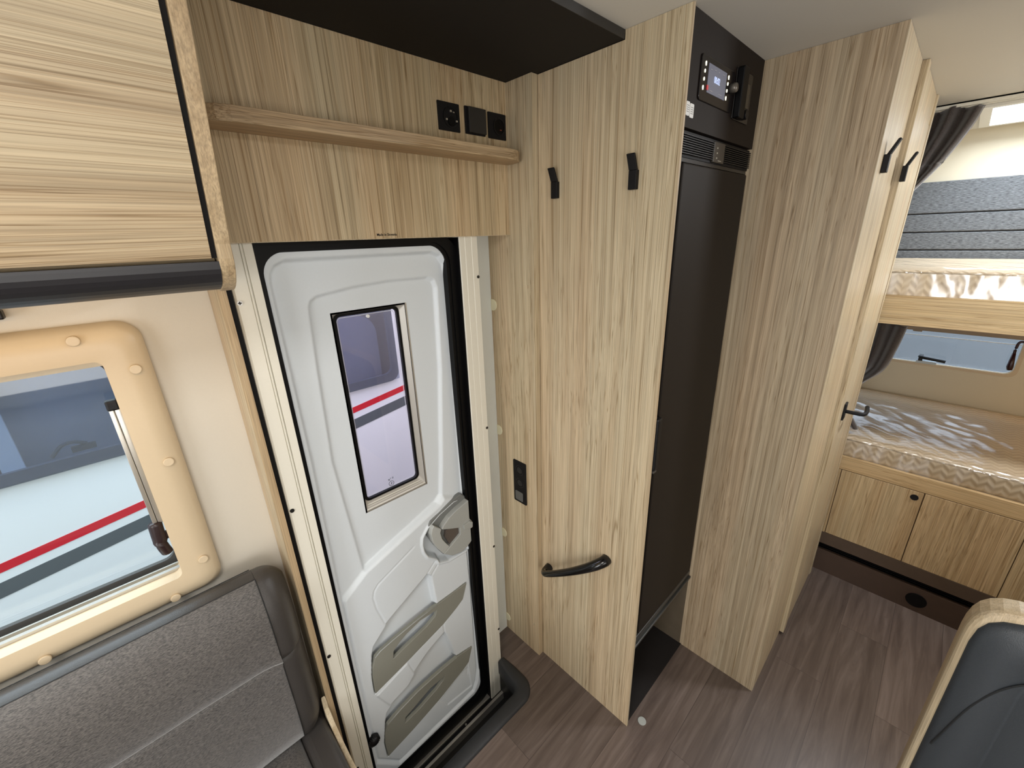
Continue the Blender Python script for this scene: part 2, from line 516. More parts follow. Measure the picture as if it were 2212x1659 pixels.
struct(mk('wall_front', [(box, XL - 0.03, XR + 0.05, YF - 0.03, YF, 0, H)], CREAMW))
# rear wall, opening for the lower window
wy0, wy1, wz0, wz1 = -0.303, 0.62, 0.878, 1.19
struct(mk('wall_right', [(box, XR, XR + .03, YF, 1.02, 0, wz0), (box, XR, XR + .03, YF, 1.02, wz1, H),
                         (box, XR, XR + .03, YF, wy0, wz0, wz1), (box, XR, XR + .03, wy1, 1.02, wz0, wz1)],
          plain('cream_rear_wall', (214, 204, 180), 0.55)))
# black mat on the floor of the recess under the fridge and white lining beside the door
struct(mk('trim_9', [(box, 0.742, 0.858, 0.9885, 0.99, 0.0, 1.58)], WHITEW))

# ------------------------------------------------------------------ window_1 (big side window)
w1 = sroot('window_1', (-0.45, 0.99, 0.87))
bm = bmesh.new()
outer = rrect(-0.96, 0.024, 0.872, 1.451, 0.035, 8)
mid = rrect(-0.948, 0.012, 0.884, 1.439, 0.030, 8)
mid2 = rrect(-0.925, -0.012, 0.907, 1.412, 0.02, 8)
inner = rrect(-0.900, -0.038, 0.928, 1.390, 0.012, 8)
n = len(outer)
loops = [[bm.verts.new((a, y, b)) for a, b in L] for L, y in ((outer, 0.990), (outer, 0.979), (mid, 0.966), (mid2, 0.963), (inner, 0.965), (inner, 1.018))]
for A, B in zip(loops, loops[1:]):
    for i in range(n):
        bm.faces.new((A[i], A[(i + 1) % n], B[(i + 1) % n], B[i]))
make('window_frame', bm, WFRAME, w1, smooth=True).modifiers.new('es', 'EDGE_SPLIT').split_angle = math.radians(50)
for sx, sz in ((-0.061, 1.429), (0.000, 1.367), (0.000, 1.181), (0.000, 0.948), (-0.061, 0.889), (-0.246, 0.889), (-0.30, 1.429)):
    bm = bmesh.new(); prism(bm, circle(sx, sz, 0.0085, 20), 'y', 0.9645, 0.9595)
    make('screw_cap', bm, WFRAME, w1, bevel=0.0015)
bm = bmesh.new(); ring(bm, rrect(-0.91, -0.030, 0.920, 1.395, 0.01), rrect(-0.893, -0.0405, 0.936, 1.376, 0.02), 'y', 1.045, 1.035)
make('pane_gasket', bm, plain('window_gasket', (60, 58, 56), 0.5), w1)
mk('pane', [(box, -0.905, -0.035, 1.036, 1.040, 0.925, 1.39)], GL_WIN, w1)
mk('lower_track', [(box, -0.905, -0.036, 0.994, 1.003, 0.928, 0.934), (box, -0.905, -0.036, 1.010, 1.014, 0.928, 0.936)], ALU2, w1)
mk('blind_cassette', [(box, -0.905, -0.036, 0.996, 1.030, 1.376, 1.392)], WFRAME, w1)
st = mk('window_stay', [(box, -0.0545, -0.0475, 1.000, 1.010, 1.045, 1.296), (box, -0.0465, -0.0385, 1.000, 1.010, 1.045, 1.296), (box, -0.0480, -0.0460, 1.004, 1.010, 1.045, 1.296)], ALU2, w1, bevel=0.0025, seg=3, smooth=True)
bm = bmesh.new(); box(bm, -0.0560, -0.0382, 0.997, 1.014, 1.292, 1.311)
make('stay_cap', bm, BLACKP, st, bevel=0.003)
bm = bmesh.new(); tube(bm, spline([(-0.052, 1.004, 1.048), (-0.053, 1.002, 1.02), (-0.053, 1.001, 0.995), (-0.049, 1.003, 0.972)]), [0.008] + [0.012] * 23 + [0.008], 14, flat=0.8)
box(bm, -0.048, -0.0385, 0.998, 1.012, 1.006, 1.018)
make('stay_knob', bm, plain('dark_red_black_plastic', (34, 16, 18), 0.35), st, smooth=True)

# ------------------------------------------------------------------ entrance door posts, sill, well
p1 = mk('trim_1', [], ALU)
bpy.data.objects.remove(p1)
tr = sroot('trim_1', (0.19, 0.93, -0.16))
prof = [(0.1630, 0.905), (0.166, 0.9005), (0.1885, 0.9005), (0.1890, 0.9030), (0.1898, 0.9030), (0.1903, 0.8995), (0.1930, 0.8995), (0.1936, 0.9035),
        (0.1950, 0.9035), (0.1956, 0.9005), (0.2105, 0.9005), (0.2115, 0.903), (0.2115, 0.955), (0.1630, 0.955)]
mk('left_post', [(prism, prof, 'z', -0.165, 1.57)], ALU, tr)
bm = bmesh.new(); box(bm, 0.1535, 0.163, 0.912, 0.95, 0.0, 1.57); make('gap_strip', bm, BLACKM, tr)
for z in (1.466, 1.010, 0.561, 0.10):
    bm = bmesh.new(); prism(bm, circle(0.1685, z, 0.0046, 14), 'y', 0.9005, 0.8985)
    s = make('screw', bm, STICK if z > 1.4 else STEEL, tr)
    if z > 1.4:
        mk('screw_slot', [(box, 0.1655, 0.1715, 0.8980, 0.8986, z - 0.0009, z + 0.0009), (box, 0.1676, 0.1694, 0.8980, 0.8986, z - 0.003, z + 0.003)], INK, s)
tr = sroot('trim_2', (0.71, 0.93, -0.16))
prof = [(0.682, 0.955), (0.682, 0.902), (0.6835, 0.8995), (0.698, 0.8995), (0.699, 0.9005), (0.7005, 0.8995), (0.720, 0.8995), (0.721, 0.9005), (0.7225, 0.8995),
        (0.7405, 0.8995), (0.742, 0.902), (0.742, 0.985), (0.738, 0.985), (0.738, 0.955)]
mk('right_post', [(prism, prof, 'z', -0.165, 1.57)], ALU, tr)
for z in (1.465, 1.009, 0.553, 0.165):
    bm = bmesh.new(); prism(bm, circle(0.7375, z, 0.0042, 14), 'y', 0.9005, 0.8980)
    make('screw', bm, STEEL, tr)
tr = sroot('trim_3', (0.45, 0.92, -0.165))
mk('sill_outer', [(box, 0.20, 0.742, 0.881, 0.8915, -0.19, -0.155)], ALU2, tr, bevel=0.001)
mk('sill_groove', [(box, 0.20, 0.742, 0.8915, 0.9075, -0.19, -0.163)], BLACKP, tr)
mk('sill_inner', [(box, 0.20, 0.700, 0.9075, 0.930, -0.19, -0.156)], ALU2, tr, bevel=0.001)
mk('sill_seal', [(box, 0.19, 0.715, 0.930, 0.958, -0.19, -0.150)], RUBBER, tr)
bm = bmesh.new(); prism(bm, circle(0.552, 0.8995, 0.004, 12), 'z', -0.163, -0.160); make('screw', bm, ALU2, tr)
# step well: liner and flange lying on the floor
tr = sroot('trim_4', (0.45, 0.80, 0))
mk('well_liner', [(box, 0.17, 0.745, 0.764, 0.770, -0.20, 0.003), (box, 0.728, 0.745, 0.770, 0.897, -0.20, 0.0),
                  (box, 0.165, 0.185, 0.770, 0.897, -0.20, 0.0), (box, 0.17, 0.745, 0.764, 0.895, -0.205, -0.190)],
   plain('well_black', (14, 14, 15), 0.4), tr)
bm = bmesh.new()
o_ = [(-0.02, 0.724), (0.3, 0.722), (0.60, 0.720), (0.69, 0.718)] + [(0.690 + 0.068 * math.sin(t), 0.786 - 0.068 * math.cos(t)) for t in [math.radians(a) for a in range(10, 91, 10)]] + [(0.7575, 0.84), (0.752, 0.895)]
i_ = [(-0.02, 0.768), (0.3, 0.768), (0.60, 0.768), (0.67, 0.768)] + [(0.676 + 0.030 * math.sin(t), 0.798 - 0.030 * math.cos(t)) for t in [math.radians(a) for a in range(10, 91, 10)]] + [(0.712, 0.85), (0.722, 0.895)]
prev = None
for (ox, oy), (ix, iy) in zip(o_, i_):
    pts = [(ox, oy, 0.0), (ox * .96 + ix * .04, oy * .96 + iy * .04, 0.006), (ox * .8 + ix * .2, oy * .8 + iy * .2, 0.010), (ox * .25 + ix * .75, oy * .25 + iy * .75, 0.012), (ix, iy, 0.007), (ix + 0.003 if ix > .7 else ix, iy + 0.004, -0.06)]
    vv = [bm.verts.new(p) for p in pts]
    if prev:
        for a in range(len(vv) - 1): bm.faces.new((prev[a], prev[a + 1], vv[a + 1], vv[a]))
    prev = vv
make('well_flange', bm, STEP, tr, smooth=True)

# ------------------------------------------------------------------ entrance door leaf (relief)
YD = 0.936


def W(px, py, y=YD):
    p = on(px, py, 1, y); return (float(p[0]), float(p[2]))


def polyW(pts, y=YD): return [W(a, b, y) for a, b in pts]


def sdf(X, Z, poly):
    P = np.array(poly); n = len(P)
    d = np.full(X.shape, 1e9); inside = np.zeros(X.shape, bool)
    for i in range(n):
        a = P[i]; b = P[(i + 1) % n]; e = b - a
        wx = X - a[0]; wz = Z - a[1]
        t = np.clip((wx * e[0] + wz * e[1]) / max(1e-12, e @ e), 0, 1)
        d = np.minimum(d, np.hypot(wx - e[0] * t, wz - e[1] * t))
        c = ((a[1] > Z) != (b[1] > Z))
        with np.errstate(divide='ignore', invalid='ignore'):
            xi = (b[0] - a[0]) * (Z - a[1]) / (b[1] - a[1] + 1e-15) + a[0]
        inside ^= (c & (X < xi))
    return np.where(inside, d, -d)


def polyline_d(X, Z, pts):
    d = np.full(X.shape, 1e9)
    for a, b in zip(pts, pts[1:]):
        a = np.array(a); b = np.array(b); e = b - a
        t = np.clip(((X - a[0]) * e[0] + (Z - a[1]) * e[1]) / (e @ e), 0, 1)
        d = np.minimum(d, np.hypot(X - a[0] - e[0] * t, Z - a[1] - e[1] * t))
    return d


def ramp_(s, wd):   # 0 outside .. 1 inside, transition centred on the outline
    t = np.clip(s / wd + 0.5, 0, 1); return t * t * (3 - 2 * t)


DX0, DX1, DZ0, DZ1 = 0.2235, 0.6510, -0.096, 1.5518
WX0, WX1, WZ0, WZ1 = 0.3485, 0.5355, 0.884, 1.4125
leaf_loop = rrect(DX0, DX1, DZ0, DZ1, (0.03, 0.045, 0.052, 0.045), 10)
P_raise = polyW([(583, 612), (582, 592), (590, 575), (612, 563), (840, 550), (927, 545), (946, 552), (957, 568), (965, 612), (979, 800), (995, 1000), (1009, 1180), (1017, 1260), (1030, 1440)]) + \
    [(0.636, -0.045), (0.618, -0.078), (0.30, -0.088)] + polyW([(813, 1640), (760, 1400), (737, 1300), (673, 1000)])
P_inset = polyW([(671, 665), (674, 652), (686, 642), (766, 621), (840, 608), (925, 600), (938, 606), (944, 622), (954, 800), (956, 1000), (955, 1070), (944, 1088), (789, 1232), (722, 1000), (690, 800)])
P_low = polyW([(740, 1300), (748, 1288), (789, 1234), (948, 1089), (958, 1074), (1016, 1074), (1040, 1480)]) + [(0.66, -0.12), (0.21, -0.12)]
P_rec1 = polyW([(921, 1240), (929, 1244), (941, 1304), (1004, 1257), (996, 1293), (956, 1345), (809, 1496), (803, 1459), (803, 1412), (806.5, 1394), (832, 1352), (835, 1343)])
P_rec2 = polyW([(957, 1366), (961, 1368), (983, 1416), (1016, 1395), (1009, 1427), (998, 1443), (947, 1508), (837, 1630), (830, 1600), (832, 1556), (835, 1537), (849, 1515), (880, 1478), (894, 1455), (896, 1446), (924, 1405)])
P_cup = polyW([(920, 1136), (908, 1160), (907, 1176), (911, 1192), (920, 1204), (939, 1209), (944, 1217), (966, 1212), (1009, 1186), (1016, 1160), (1012, 1110), (1001, 1068), (975, 1080), (944, 1108)])
step = 0.0026
xs = np.unique(np.concatenate([np.arange(DX0 + .001, DX1, step), [WX0, WX1]]))
zs = np.unique(np.concatenate([np.arange(DZ0 + .001, DZ1, step), [WZ0, WZ1]]))
X, Z = np.meshgrid(xs, zs)
h = 0.0140 - 0.0165 * ramp_(sdf(X, Z, P_raise), 0.0095)
h -= 0.0095 * ramp_(sdf(X, Z, P_inset), 0.010)
h += 0.010 * ramp_(sdf(X, Z, P_low), 0.016) * ramp_(sdf(X, Z, P_raise) - 0.004, 0.011)
s = sdf(X, Z, P_cup)
h += 0.005 * ramp_(s, 0.006) - 0.030 * ramp_(s - 0.010, 0.010)
for P_ in (P_rec1, P_rec2):
    h -= 0.024 * ramp_(sdf(X, Z, P_), 0.006)
for pl in ([(892, 1180), (815, 1261), (807, 1275), (805, 1290), (812, 1312), (831, 1345)],):
    h -= 0.0022 * np.exp(-(polyline_d(X, Z, polyW(pl)) / 0.0022) ** 2)
for pl in ([(956, 1347), (959, 1366)], [(1009, 1428), (1008, 1455)], [(881, 1433), (894, 1450)], [(939, 1209), (921, 1238)], [(944, 1217), (931, 1240)]):
    h -= 0.0018 * np.exp(-(polyline_d(X, Z, polyW(pl)) / 0.0022) ** 2)
for P_, a_ in ((polyW([(877, 1430), (881, 1433), (893, 1452), (880, 1477), (840, 1520), (812, 1500)]), 0.003),
               (polyW([(948, 1512), (966, 1520), (1017, 1479), (1010, 1440), (1000, 1446)]), -0.003)):
    h += a_ * ramp_(sdf(X, Z, P_), 0.004)
out = sdf(X, Z, leaf_loop)
bm = bmesh.new()
nx, nz = len(xs), len(zs)
V = [[None] * nx for _ in range(nz)]
for j in range(nz):
    for i in range(nx):
        if out[j, i] > -0.004:
            V[j][i] = bm.verts.new((xs[i], 0.938 - h[j, i], zs[j]))
for j in range(nz - 1):
    for i in range(nx - 1):
        if xs[i] >= WX0 - 1e-6 and xs[i + 1] <= WX1 + 1e-6 and zs[j] >= WZ0 - 1e-6 and zs[j + 1] <= WZ1 + 1e-6:
            continue
        q = (V[j][i], V[j][i + 1], V[j + 1][i + 1], V[j + 1][i])
        if all(q): bm.faces.new(q)
for v in [v for v in bm.verts if not v.link_faces]: bm.verts.remove(v)
door = sroot('door_1', (0.445, 0.95, -0.12))
make('door_leaf', bm, DOORM, door, smooth=True)
mk('door_outer_skin', [(box, DX0, WX0 - 0.02, 0.990, 0.996, DZ0, DZ1), (box, WX1 + 0.02, DX1 + .03, 0.990, 0.996, DZ0, DZ1),
                       (box, WX0 - 0.02, WX1 + 0.02, 0.990, 0.996, DZ0, WZ0 - 0.02), (box, WX0 - 0.02, WX1 + 0.02, 0.990, 0.996, WZ1 + 0.01, DZ1)], MBODY, door)
# black rubber seal ring round the leaf
bm = bmesh.new()
ol = rrect(0.207, 0.690, -0.152, 1.580, (0.03, 0.05, 0.072, 0.02), 10)
il = rrect(DX0, DX1, DZ0, DZ1, (0.03, 0.045, 0.052, 0.045), 10)
ml = rrect(DX0 - 0.008, DX1 + 0.010, DZ0 - 0.008, DZ1 + 0.008, (0.034, 0.05, 0.058, 0.045), 10)
lp = [[bm.verts.new((a, y, b)) for a, b in L] for L, y in ((ol, 0.962), (ol, 0.917), (ml, 0.917), (ml, 0.9205), (il, 0.9205), (il, 0.962))]
for A, B in zip(lp, lp[1:]):
    for i in range(len(ol)): bm.faces.new((A[i], A[(i + 1) % len(ol)], B[(i + 1) % len(ol)], B[i]))
make('door_seal', bm, RUBBER, door)
mk('jamb_liner', [(box, 0.6790, 0.6818, 0.9030, 0.960, -0.160, 1.568)], RUBBER, door)
mk('jamb_backing', [(box, 0.20, 0.745, 0.962, 0.968, 1.545, 1.60), (box, 0.655, 0.745, 0.962, 0.968, -0.18, 1.60)], plain('jamb_grey', (120, 120, 118), 0.5), door)
# window in the door
wf = mk('door_window', [(box, WX0 - .004, WX0, 0.9500, 0.987, WZ0 - .004, WZ1 + .004), (box, WX1 - 0.002, WX1 + .002, 0.9495, 0.987, WZ0 - .004, WZ1 + .004),
                        (box, WX0, WX1, 0.9500, 0.987, WZ1, WZ1 + .004), (box, WX0, WX1, 0.9495, 0.987, WZ0 - .004, WZ0 + 0.001)], ALU2, door)
mk('inner_track', [(box, WX0, WX1, 0.9515, 0.972, WZ0 + 0.0005, WZ0 + 0.0035), (box, WX0, WX1 - .003, 0.9555, 0.972, WZ0 + .0055, WZ0 + 0.0085), (box, WX0, WX1 - .005, 0.9580, 0.972, WZ0 + .0105, WZ0 + 0.0140)], plain('track_light', (226, 224, 214), 0.3), wf)
mk('track_black_line', [(box, WX1 - 0.0028, WX1 - 0.0012, 0.9500, 0.956, WZ0, WZ1), (box, WX0, WX1 - .002, 0.9545, 0.968, WZ0 + .0035, WZ0 + 0.0055), (box, WX0, WX1 - .004, 0.9572, 0.968, WZ0 + .0085, WZ0 + 0.0105)], BLACKP, wf)  # black lines between the pale rails and along the right edge
GX0, GX1, GZ0, GZ1 = WX0 + 0.0055, 0.5190, 0.9060, 1.4095
bm = bmesh.new()
qa = rrect(WX0 - .001, WX1 - .0015, WZ0 - .001, WZ1 + .001, 0.002, 6); qb = rrect(GX0, GX1, GZ0, GZ1, 0.014, 6)
la = [[bm.verts.new((a, y, b)) for a, b in L] for L, y in ((qa, 0.9505), (qb, 0.964))]
for i in range(len(qa)): bm.faces.new((la[0][i], la[0][(i + 1) % len(qa)], la[1][(i + 1) % len(qa)], la[1][i]))
make('inner_frame', bm, plain('inner_frame_silver', (176, 172, 164), 0.35, metal=0.3), wf)
bm = bmesh.new(); ring(bm, rrect(GX0 - .001, GX1 + .001, GZ0 - .001, GZ1 + .001, 0.014), rrect(GX0 + 0.0055, GX1 - 0.0055, GZ0 + 0.005, GZ1 - 0.006, 0.011), 'y', 0.970, 0.961)
make('pane_gasket', bm, RUBBER, wf, smooth=False)
mk('pane', [(box, GX0, GX1, 0.967, 0.969, GZ0, GZ1)], GL_DOOR, wf)
bm = bmesh.new(); ring(bm, rrect(GX0 + .008, GX1 - .009, GZ0 + .009, GZ1 - .009, 0.010), rrect(GX0 + 0.0095, GX1 - 0.0105, GZ0 + 0.0105, GZ1 - 0.0105, 0.009), 'y', 0.9668, 0.9662)
make('flyscreen_edge', bm, plain('screen_edge', (200, 200, 210), 0.4), wf)
a = on(846, 1044, 1, 0.966); bm = bmesh.new()
ring(bm, circle(a[0], a[2], 0.0080, 24), circle(a[0], a[2], 0.0066, 24), 'y', 0.9668, 0.9662)
box(bm, a[0] - 0.001, a[0] + 0.0035, .9662, .9668, a[2], a[2] + .0012); box(bm, a[0] - .0035, a[0] + .001, .9662, .9668, a[2] - .0025, a[2] - .0013); box(bm, a[0] - .0006, a[0] + .0006, .9662, .9668, a[2] - .003, a[2] + .004)
for (dx, dz, ww) in ((-0.006, 0.014, 0.005), (-0.001, 0.016, 0.003), (0.006, 0.0165, 0.004), (0.006, 0.0135, 0.004), (-0.005, 0.0115, 0.005)):
    box(bm, a[0] + dx - ww / 2, a[0] + dx + ww / 2, .9662, .9668, a[2] + dz, a[2] + dz + 0.0014)
make('printed_mark', bm, plain('print_grey', (70, 72, 78), 0.6), wf)
a = on(795, 683, 1, 0.963); bm = bmesh.new(); prism(bm, circle(a[0], a[2], 0.004, 14), 'y', 0.962, 0.967); make('blind_clip', bm, STICK, wf)
a = on(849, 1055, 1, 0.963); bm = bmesh.new(); prism(bm, circle(a[0], a[2], 0.0035, 10), 'y', 0.962, 0.967); make('blind_clip', bm, STICK, wf)


def pocket(poly, slot, lip):
    bm = bmesh.new()
    lo = [bm.verts.new((a, 0.9265, b)) for a, b in poly]
    li = [bm.verts.new((a, 0.9265, b)) for a, b in slot]
    es = [bm.edges.new((L_[i], L_[(i + 1) % len(L_)])) for L_ in (lo, li) for i in range(len(L_))]
    r_ = bmesh.ops.triangle_fill(bm, use_beauty=True, use_dissolve=False, edges=es)
    fs = [f for f in r_['geom'] if isinstance(f, bmesh.types.BMFace)]
    e = bmesh.ops.extrude_face_region(bm, geom=fs)
    for v in e['geom']:
        if isinstance(v, bmesh.types.BMVert): v.co.y += 0.012
    o = make('storage_pocket', bm, DOORG, door, bevel=0.0015, seg=2)
    bm = bmesh.new(); tube(bm, [(a, 0.9275, b) for a, b in lip], 0.0016, 8)
    make('pocket_lip', bm, LOCKG, o, smooth=True)
    return o


pocket(polyW([(1005, 1256.5), (943, 1303), (930, 1312), (892, 1342), (850, 1377), (820, 1403), (808, 1417), (803, 1440), (803.5, 1460), (809, 1495), (870, 1434), (956, 1345), (985, 1309), (997, 1292)], 0.934),
       polyW([(941, 1315), (905, 1338), (876, 1366), (860, 1385), (848, 1403), (847.5, 1420), (880, 1388), (920, 1350), (938, 1328)], 0.934),
       polyW([(941, 1305), (892, 1342), (850, 1377), (820, 1403), (808, 1418)], 0.934))
pocket(polyW([(1017, 1394), (984, 1417), (950, 1445), (900, 1490), (860, 1532), (835, 1562), (830.5, 1580), (830, 1600), (837, 1630), (890, 1573), (947, 1508), (999, 1443), (1010, 1427)], 0.934),
       polyW([(958, 1458), (925, 1486), (900, 1516), (885, 1534), (874, 1546), (872.5, 1559), (905, 1527), (940, 1487), (955, 1467)], 0.934),
       polyW([(984, 1418), (950, 1446), (900, 1491), (860, 1533), (835, 1563)], 0.934))
# lock and handle unit
lock_out = polyW([(994, 1066), (1001, 1069), (1010, 1080), (1011.6, 1118), (1018, 1125), (1019, 1136), (1014, 1140), (1016, 1166), (1006, 1180), (993, 1191), (975, 1198), (956, 1196), (940, 1180), (925, 1160), (922, 1141), (928, 1125), (948, 1106.6), (973, 1081)], 0.93)
lk = mk('lock_unit', [(prism, lock_out, 'y', 0.948, 0.926)], plain('lock_dark_grey', (112, 114, 112), 0.4), door, bevel=0.003)
front = polyW([(1009, 1079), (1011.6, 1118), (1018, 1125), (1019, 1136), (1014, 1140), (1016, 1166), (1006, 1180), (993, 1191), (975, 1198), (957, 1195), (970, 1179), (992, 1152), (991, 1138), (968, 1141), (952, 1142), (956, 1133), (968, 1116), (985, 1099)], 0.915)
mk('handle_plate', [(prism, front, 'y', 0.928, 0.908)], LOCKG, lk, bevel=0.002)
arm = polyW([(936, 1135), (952, 1142), (950, 1150), (954, 1163), (962, 1172), (970, 1179), (957, 1195), (943, 1183), (934, 1170), (930, 1155), (932, 1143)], 0.915)
mk('handle_grip', [(prism, arm, 'y', 0.928, 0.911)], plain('grip_grey', (170, 172, 168), 0.35), lk, bevel=0.002)
mk('lock_window', [(prism, polyW([(968, 1141), (991, 1138.5), (991.5, 1153), (971, 1176), (961, 1160), (963, 1146)], 0.918), 'y', 0.927, 0.917)], GL_LOCK, lk, bevel=0.001)
bm = bmesh.new(); prism(bm, polyW([(1000, 1134), (1013, 1124), (1019, 1126), (1019, 1136), (1013, 1139), (1001, 1143)], 0.908), 'y', 0.910, 0.902)
make('latch_tab', bm, LOCKG, lk, bevel=0.0015)
# ribbed black stop
bm = bmesh.new(); ball(bm, (0.234, 0.920, 0.122), 0.0175, 20, (1, 0.9, 1))
for k in range(20):
    t = 2 * math.pi * k / 20; box(bm, 0.234 + 0.0165 * math.cos(t) - .0012, 0.234 + 0.0165 * math.cos(t) + .0012, 0.912, 0.926, 0.122 + 0.0165 * math.sin(t) - .0012, 0.122 + 0.0165 * math.sin(t) + .0012)
box(bm, 0.206, 0.232, 0.922, 0.940, 0.105, 0.140)
make('door_stop', bm, BLACKP, door, smooth=True)

# ------------------------------------------------------------------ partition panel by the door
t = thing('side_panel', (0.146, 0.94, 0.0), 'narrow light wood upright panel between the big side window and the entrance door frame', 'panel')
mk('board', [(box, 0.1375, 0.1510, 0.894, 0.989, 0.0, 1.512)], WZ, t)
mk('front_edge', [(box, 0.1372, 0.1513, 0.8925, 0.894, 0.0, 1.512)], WE, t)

# ------------------------------------------------------------------ overhead cabinet
t = thing('overhead_cabinet', (-0.5, 0.80, 1.50), 'light wood overhead cabinet with black rounded lower edge above the side window', 'cabinet')


def face_y(z): return 0.640 - 0.300 * (z - 1.552)


mk('carcass', [(prism, [(0.665, 1.52), (0.985, 1.52), (0.985, 1.948), (0.56, 1.948), (0.655, 1.56)], 'x', -1.60, 0.108)], WX, t)
dpoly = [(face_y(1.552), 1.552), (face_y(1.75) - 0.003, 1.75), (face_y(1.90), 1.90), (face_y(1.94), 1.94), (face_y(1.94) + .018, 1.94), (face_y(1.552) + .018, 1.552)]
mk('cabinet_door', [(prism, dpoly, 'x', -1.58, 0.1025)], WX, t)
mk('door_gap', [(prism, [(face_y(1.552) + .006, 1.552), (face_y(1.94) + .006, 1.94), (face_y(1.94) + .02, 1.94), (face_y(1.552) + .02, 1.552)], 'x', 0.1025, 0.1092)], BLACKM, t)
ep = [(face_y(1.948) - 0.004, 1.948), (face_y(1.80) - 0.003, 1.80), (0.636, 1.568)] + [(0.636 + 0.055 * (1 - math.cos(a)), 1.560 - 0.052 * math.sin(a)) for a in [math.radians(q) for q in range(10, 91, 10)]] + [(0.985, 1.508), (0.985, 1.948)]
mk('end_panel', [(prism, ep, 'x', 0.1092, 0.1255)], WE, t, bevel=0.001)
bp_ = [(0.640, 1.5480)] + [(0.640 + 0.050 * (1 - math.cos(a)), 1.5445 - 0.034 * math.sin(a)) for a in [math.radians(q) for q in range(0, 91, 10)]] + [(0.70, 1.510), (0.74, 1.513), (0.74, 1.548)]
mk('lower_profile', [(prism, bp_, 'x', -1.60, 0.1092)], plain('black_profile', (34, 33, 36), 0.42), t, smooth=False)
tag(mk('wall_catch', [(box, -0.30, -0.1215, 0.968, 0.989, 1.473, 1.487)], BLACKP, bevel=0.002),
    'small black catch on the wall under the overhead cabinet at the left edge', 'catch')
mk('light_strip', [(box, -1.12, 0.10, 0.79, 0.812, 1.508, 1.519)], emit('warm_led', (255, 214, 150), 2.0), bpy.data.objects['overhead_cabinet'])

# ------------------------------------------------------------------ header above the door, shelf, sockets, soffit
t = thing('door_header', (0.49, 0.94, 1.57), 'light wood header board over the entrance door with small printed words', 'panel')
mk('board', [(box, 0.127, 0.8585, 0.8935, 0.989, 1.5705, 1.933)], WH, t)
mk('edge_band', [(box, 0.8560, 0.8583, 0.8925, 0.8935, 1.5705, 1.931), (box, 0.127, 0.8585, 0.8930, 0.8935, 1.5695, 1.5710)], WP, t)
text('made_in_lettering', 'Made in Slovenia', 0.0078, (0.478, 0.8930, 1.5785), FACE_Y, INK, t, bold=0.0001, sx=0.92)

sh = [(0.149, 0.8932), (0.150, 0.872), (0.156, 0.853), (0.168, 0.837), (0.185, 0.826), (0.205, 0.820), (0.235, 0.818)]
sh += [(0.785, 0.818), (0.808, 0.8195), (0.828, 0.825), (0.844, 0.836), (0.854, 0.850), (0.8575, 0.870), (0.8575, 0.8932)]
tag(mk('wall_shelf', [(prism, sh, 'z', 1.7455, 1.7690)], WXS, bevel=0.0015), 'long narrow wooden shelf with rounded ends mounted above the entrance door', 'shelf')


def plate(name, xc, zc, wd, ht, yb, th):
    bm = bmesh.new(); prism(bm, rrect(xc - wd / 2, xc + wd / 2, zc - ht / 2, zc + ht / 2, 0.0015), 'y', yb, yb - th)
    return bm


t = thing('power_socket', (0.671, 0.893, 1.8315), 'black round-pin power socket with metal contacts, leftmost of the three black wall plates', 'socket')
make('cover_plate', plate('p', 0.671, 1.8315, 0.061, 0.058, 0.8934, 0.004), BLACKM, t, bevel=0.001)
bm = bmesh.new(); ring(bm, circle(0.675, 1.831, 0.0215, 28), circle(0.675, 1.831, 0.0185, 28), 'y', 0.8894, 0.8878); make('socket_ring', bm, BLACKP, t)
bm = bmesh.new(); prism(bm, circle(0.676, 1.8225, 0.0095, 20), 'y', 0.8896, 0.8872); make('socket_bore', bm, RUBBER, t)
mk('earth_contact', [(box, 0.660, 0.6645, 0.8870, 0.890, 1.8235, 1.827), (box, 0.6885, 0.693, 0.887, 0.890, 1.8225, 1.826), (box, 0.6725, 0.6775, 0.887, 0.89, 1.841, 1.845), (box, 0.6810, 0.685, 0.887, 0.89, 1.8405, 1.8425)], ALU2, t)
t = thing('blank_switch', (0.749, 0.893, 1.8325), 'plain black raised rocker switch, middle of the three black wall plates', 'switch')
make('cover_plate', plate('p', 0.749, 1.8325, 0.062, 0.058, 0.8934, 0.005), BLACKM, t, bevel=0.001)
make('rocker', plate('p', 0.751, 1.8330, 0.054, 0.054, 0.8884, 0.007), plain('rocker_black', (38, 37, 36), 0.4), t, bevel=0.002)
t = thing('antenna_socket', (0.8215, 0.893, 1.8315), 'black socket with deep round hole, rightmost of the three black wall plates', 'socket')
make('cover_plate', plate('p', 0.8215, 1.8315, 0.060, 0.058, 0.8934, 0.004), BLACKM, t, bevel=0.001)
bm = bmesh.new(); ring(bm, circle(0.827, 1.831, 0.020, 28), circle(0.827, 1.831, 0.0165, 28), 'y', 0.8896, 0.8876); make('socket_ring', bm, BLACKP, t)
bm = bmesh.new(); prism(bm, circle(0.827, 1.831, 0.0165, 28), 'y', 0.8896, 0.8888); make('socket_bore', bm, RUBBER, t)
mk('brass_pin', [(box, 0.8285, 0.8330, 0.8865, 0.889, 1.8225, 1.8245)], plain('copper', (190, 110, 90), 0.3, metal=0.8), t)

so = [(-1.6, 0.565), (0.8800, 0.565), (0.8800, 0.8035), (0.8580, 0.8035), (0.8580, 0.893), (-1.6, 0.893)]
t = thing('black_ceiling_board', (0.3, 0.75, 1.93), 'matt black board under the ceiling above the entrance door', 'board')
mk('board', [(prism, so, 'z', 1.9335, 1.9495)], SOFF, t)
mk('front_edge', [(box, -1.6, 0.8795, 0.5640, 0.565, 1.9335, 1.9495)], plain('black_edge', (50, 48, 46), 0.6), t)

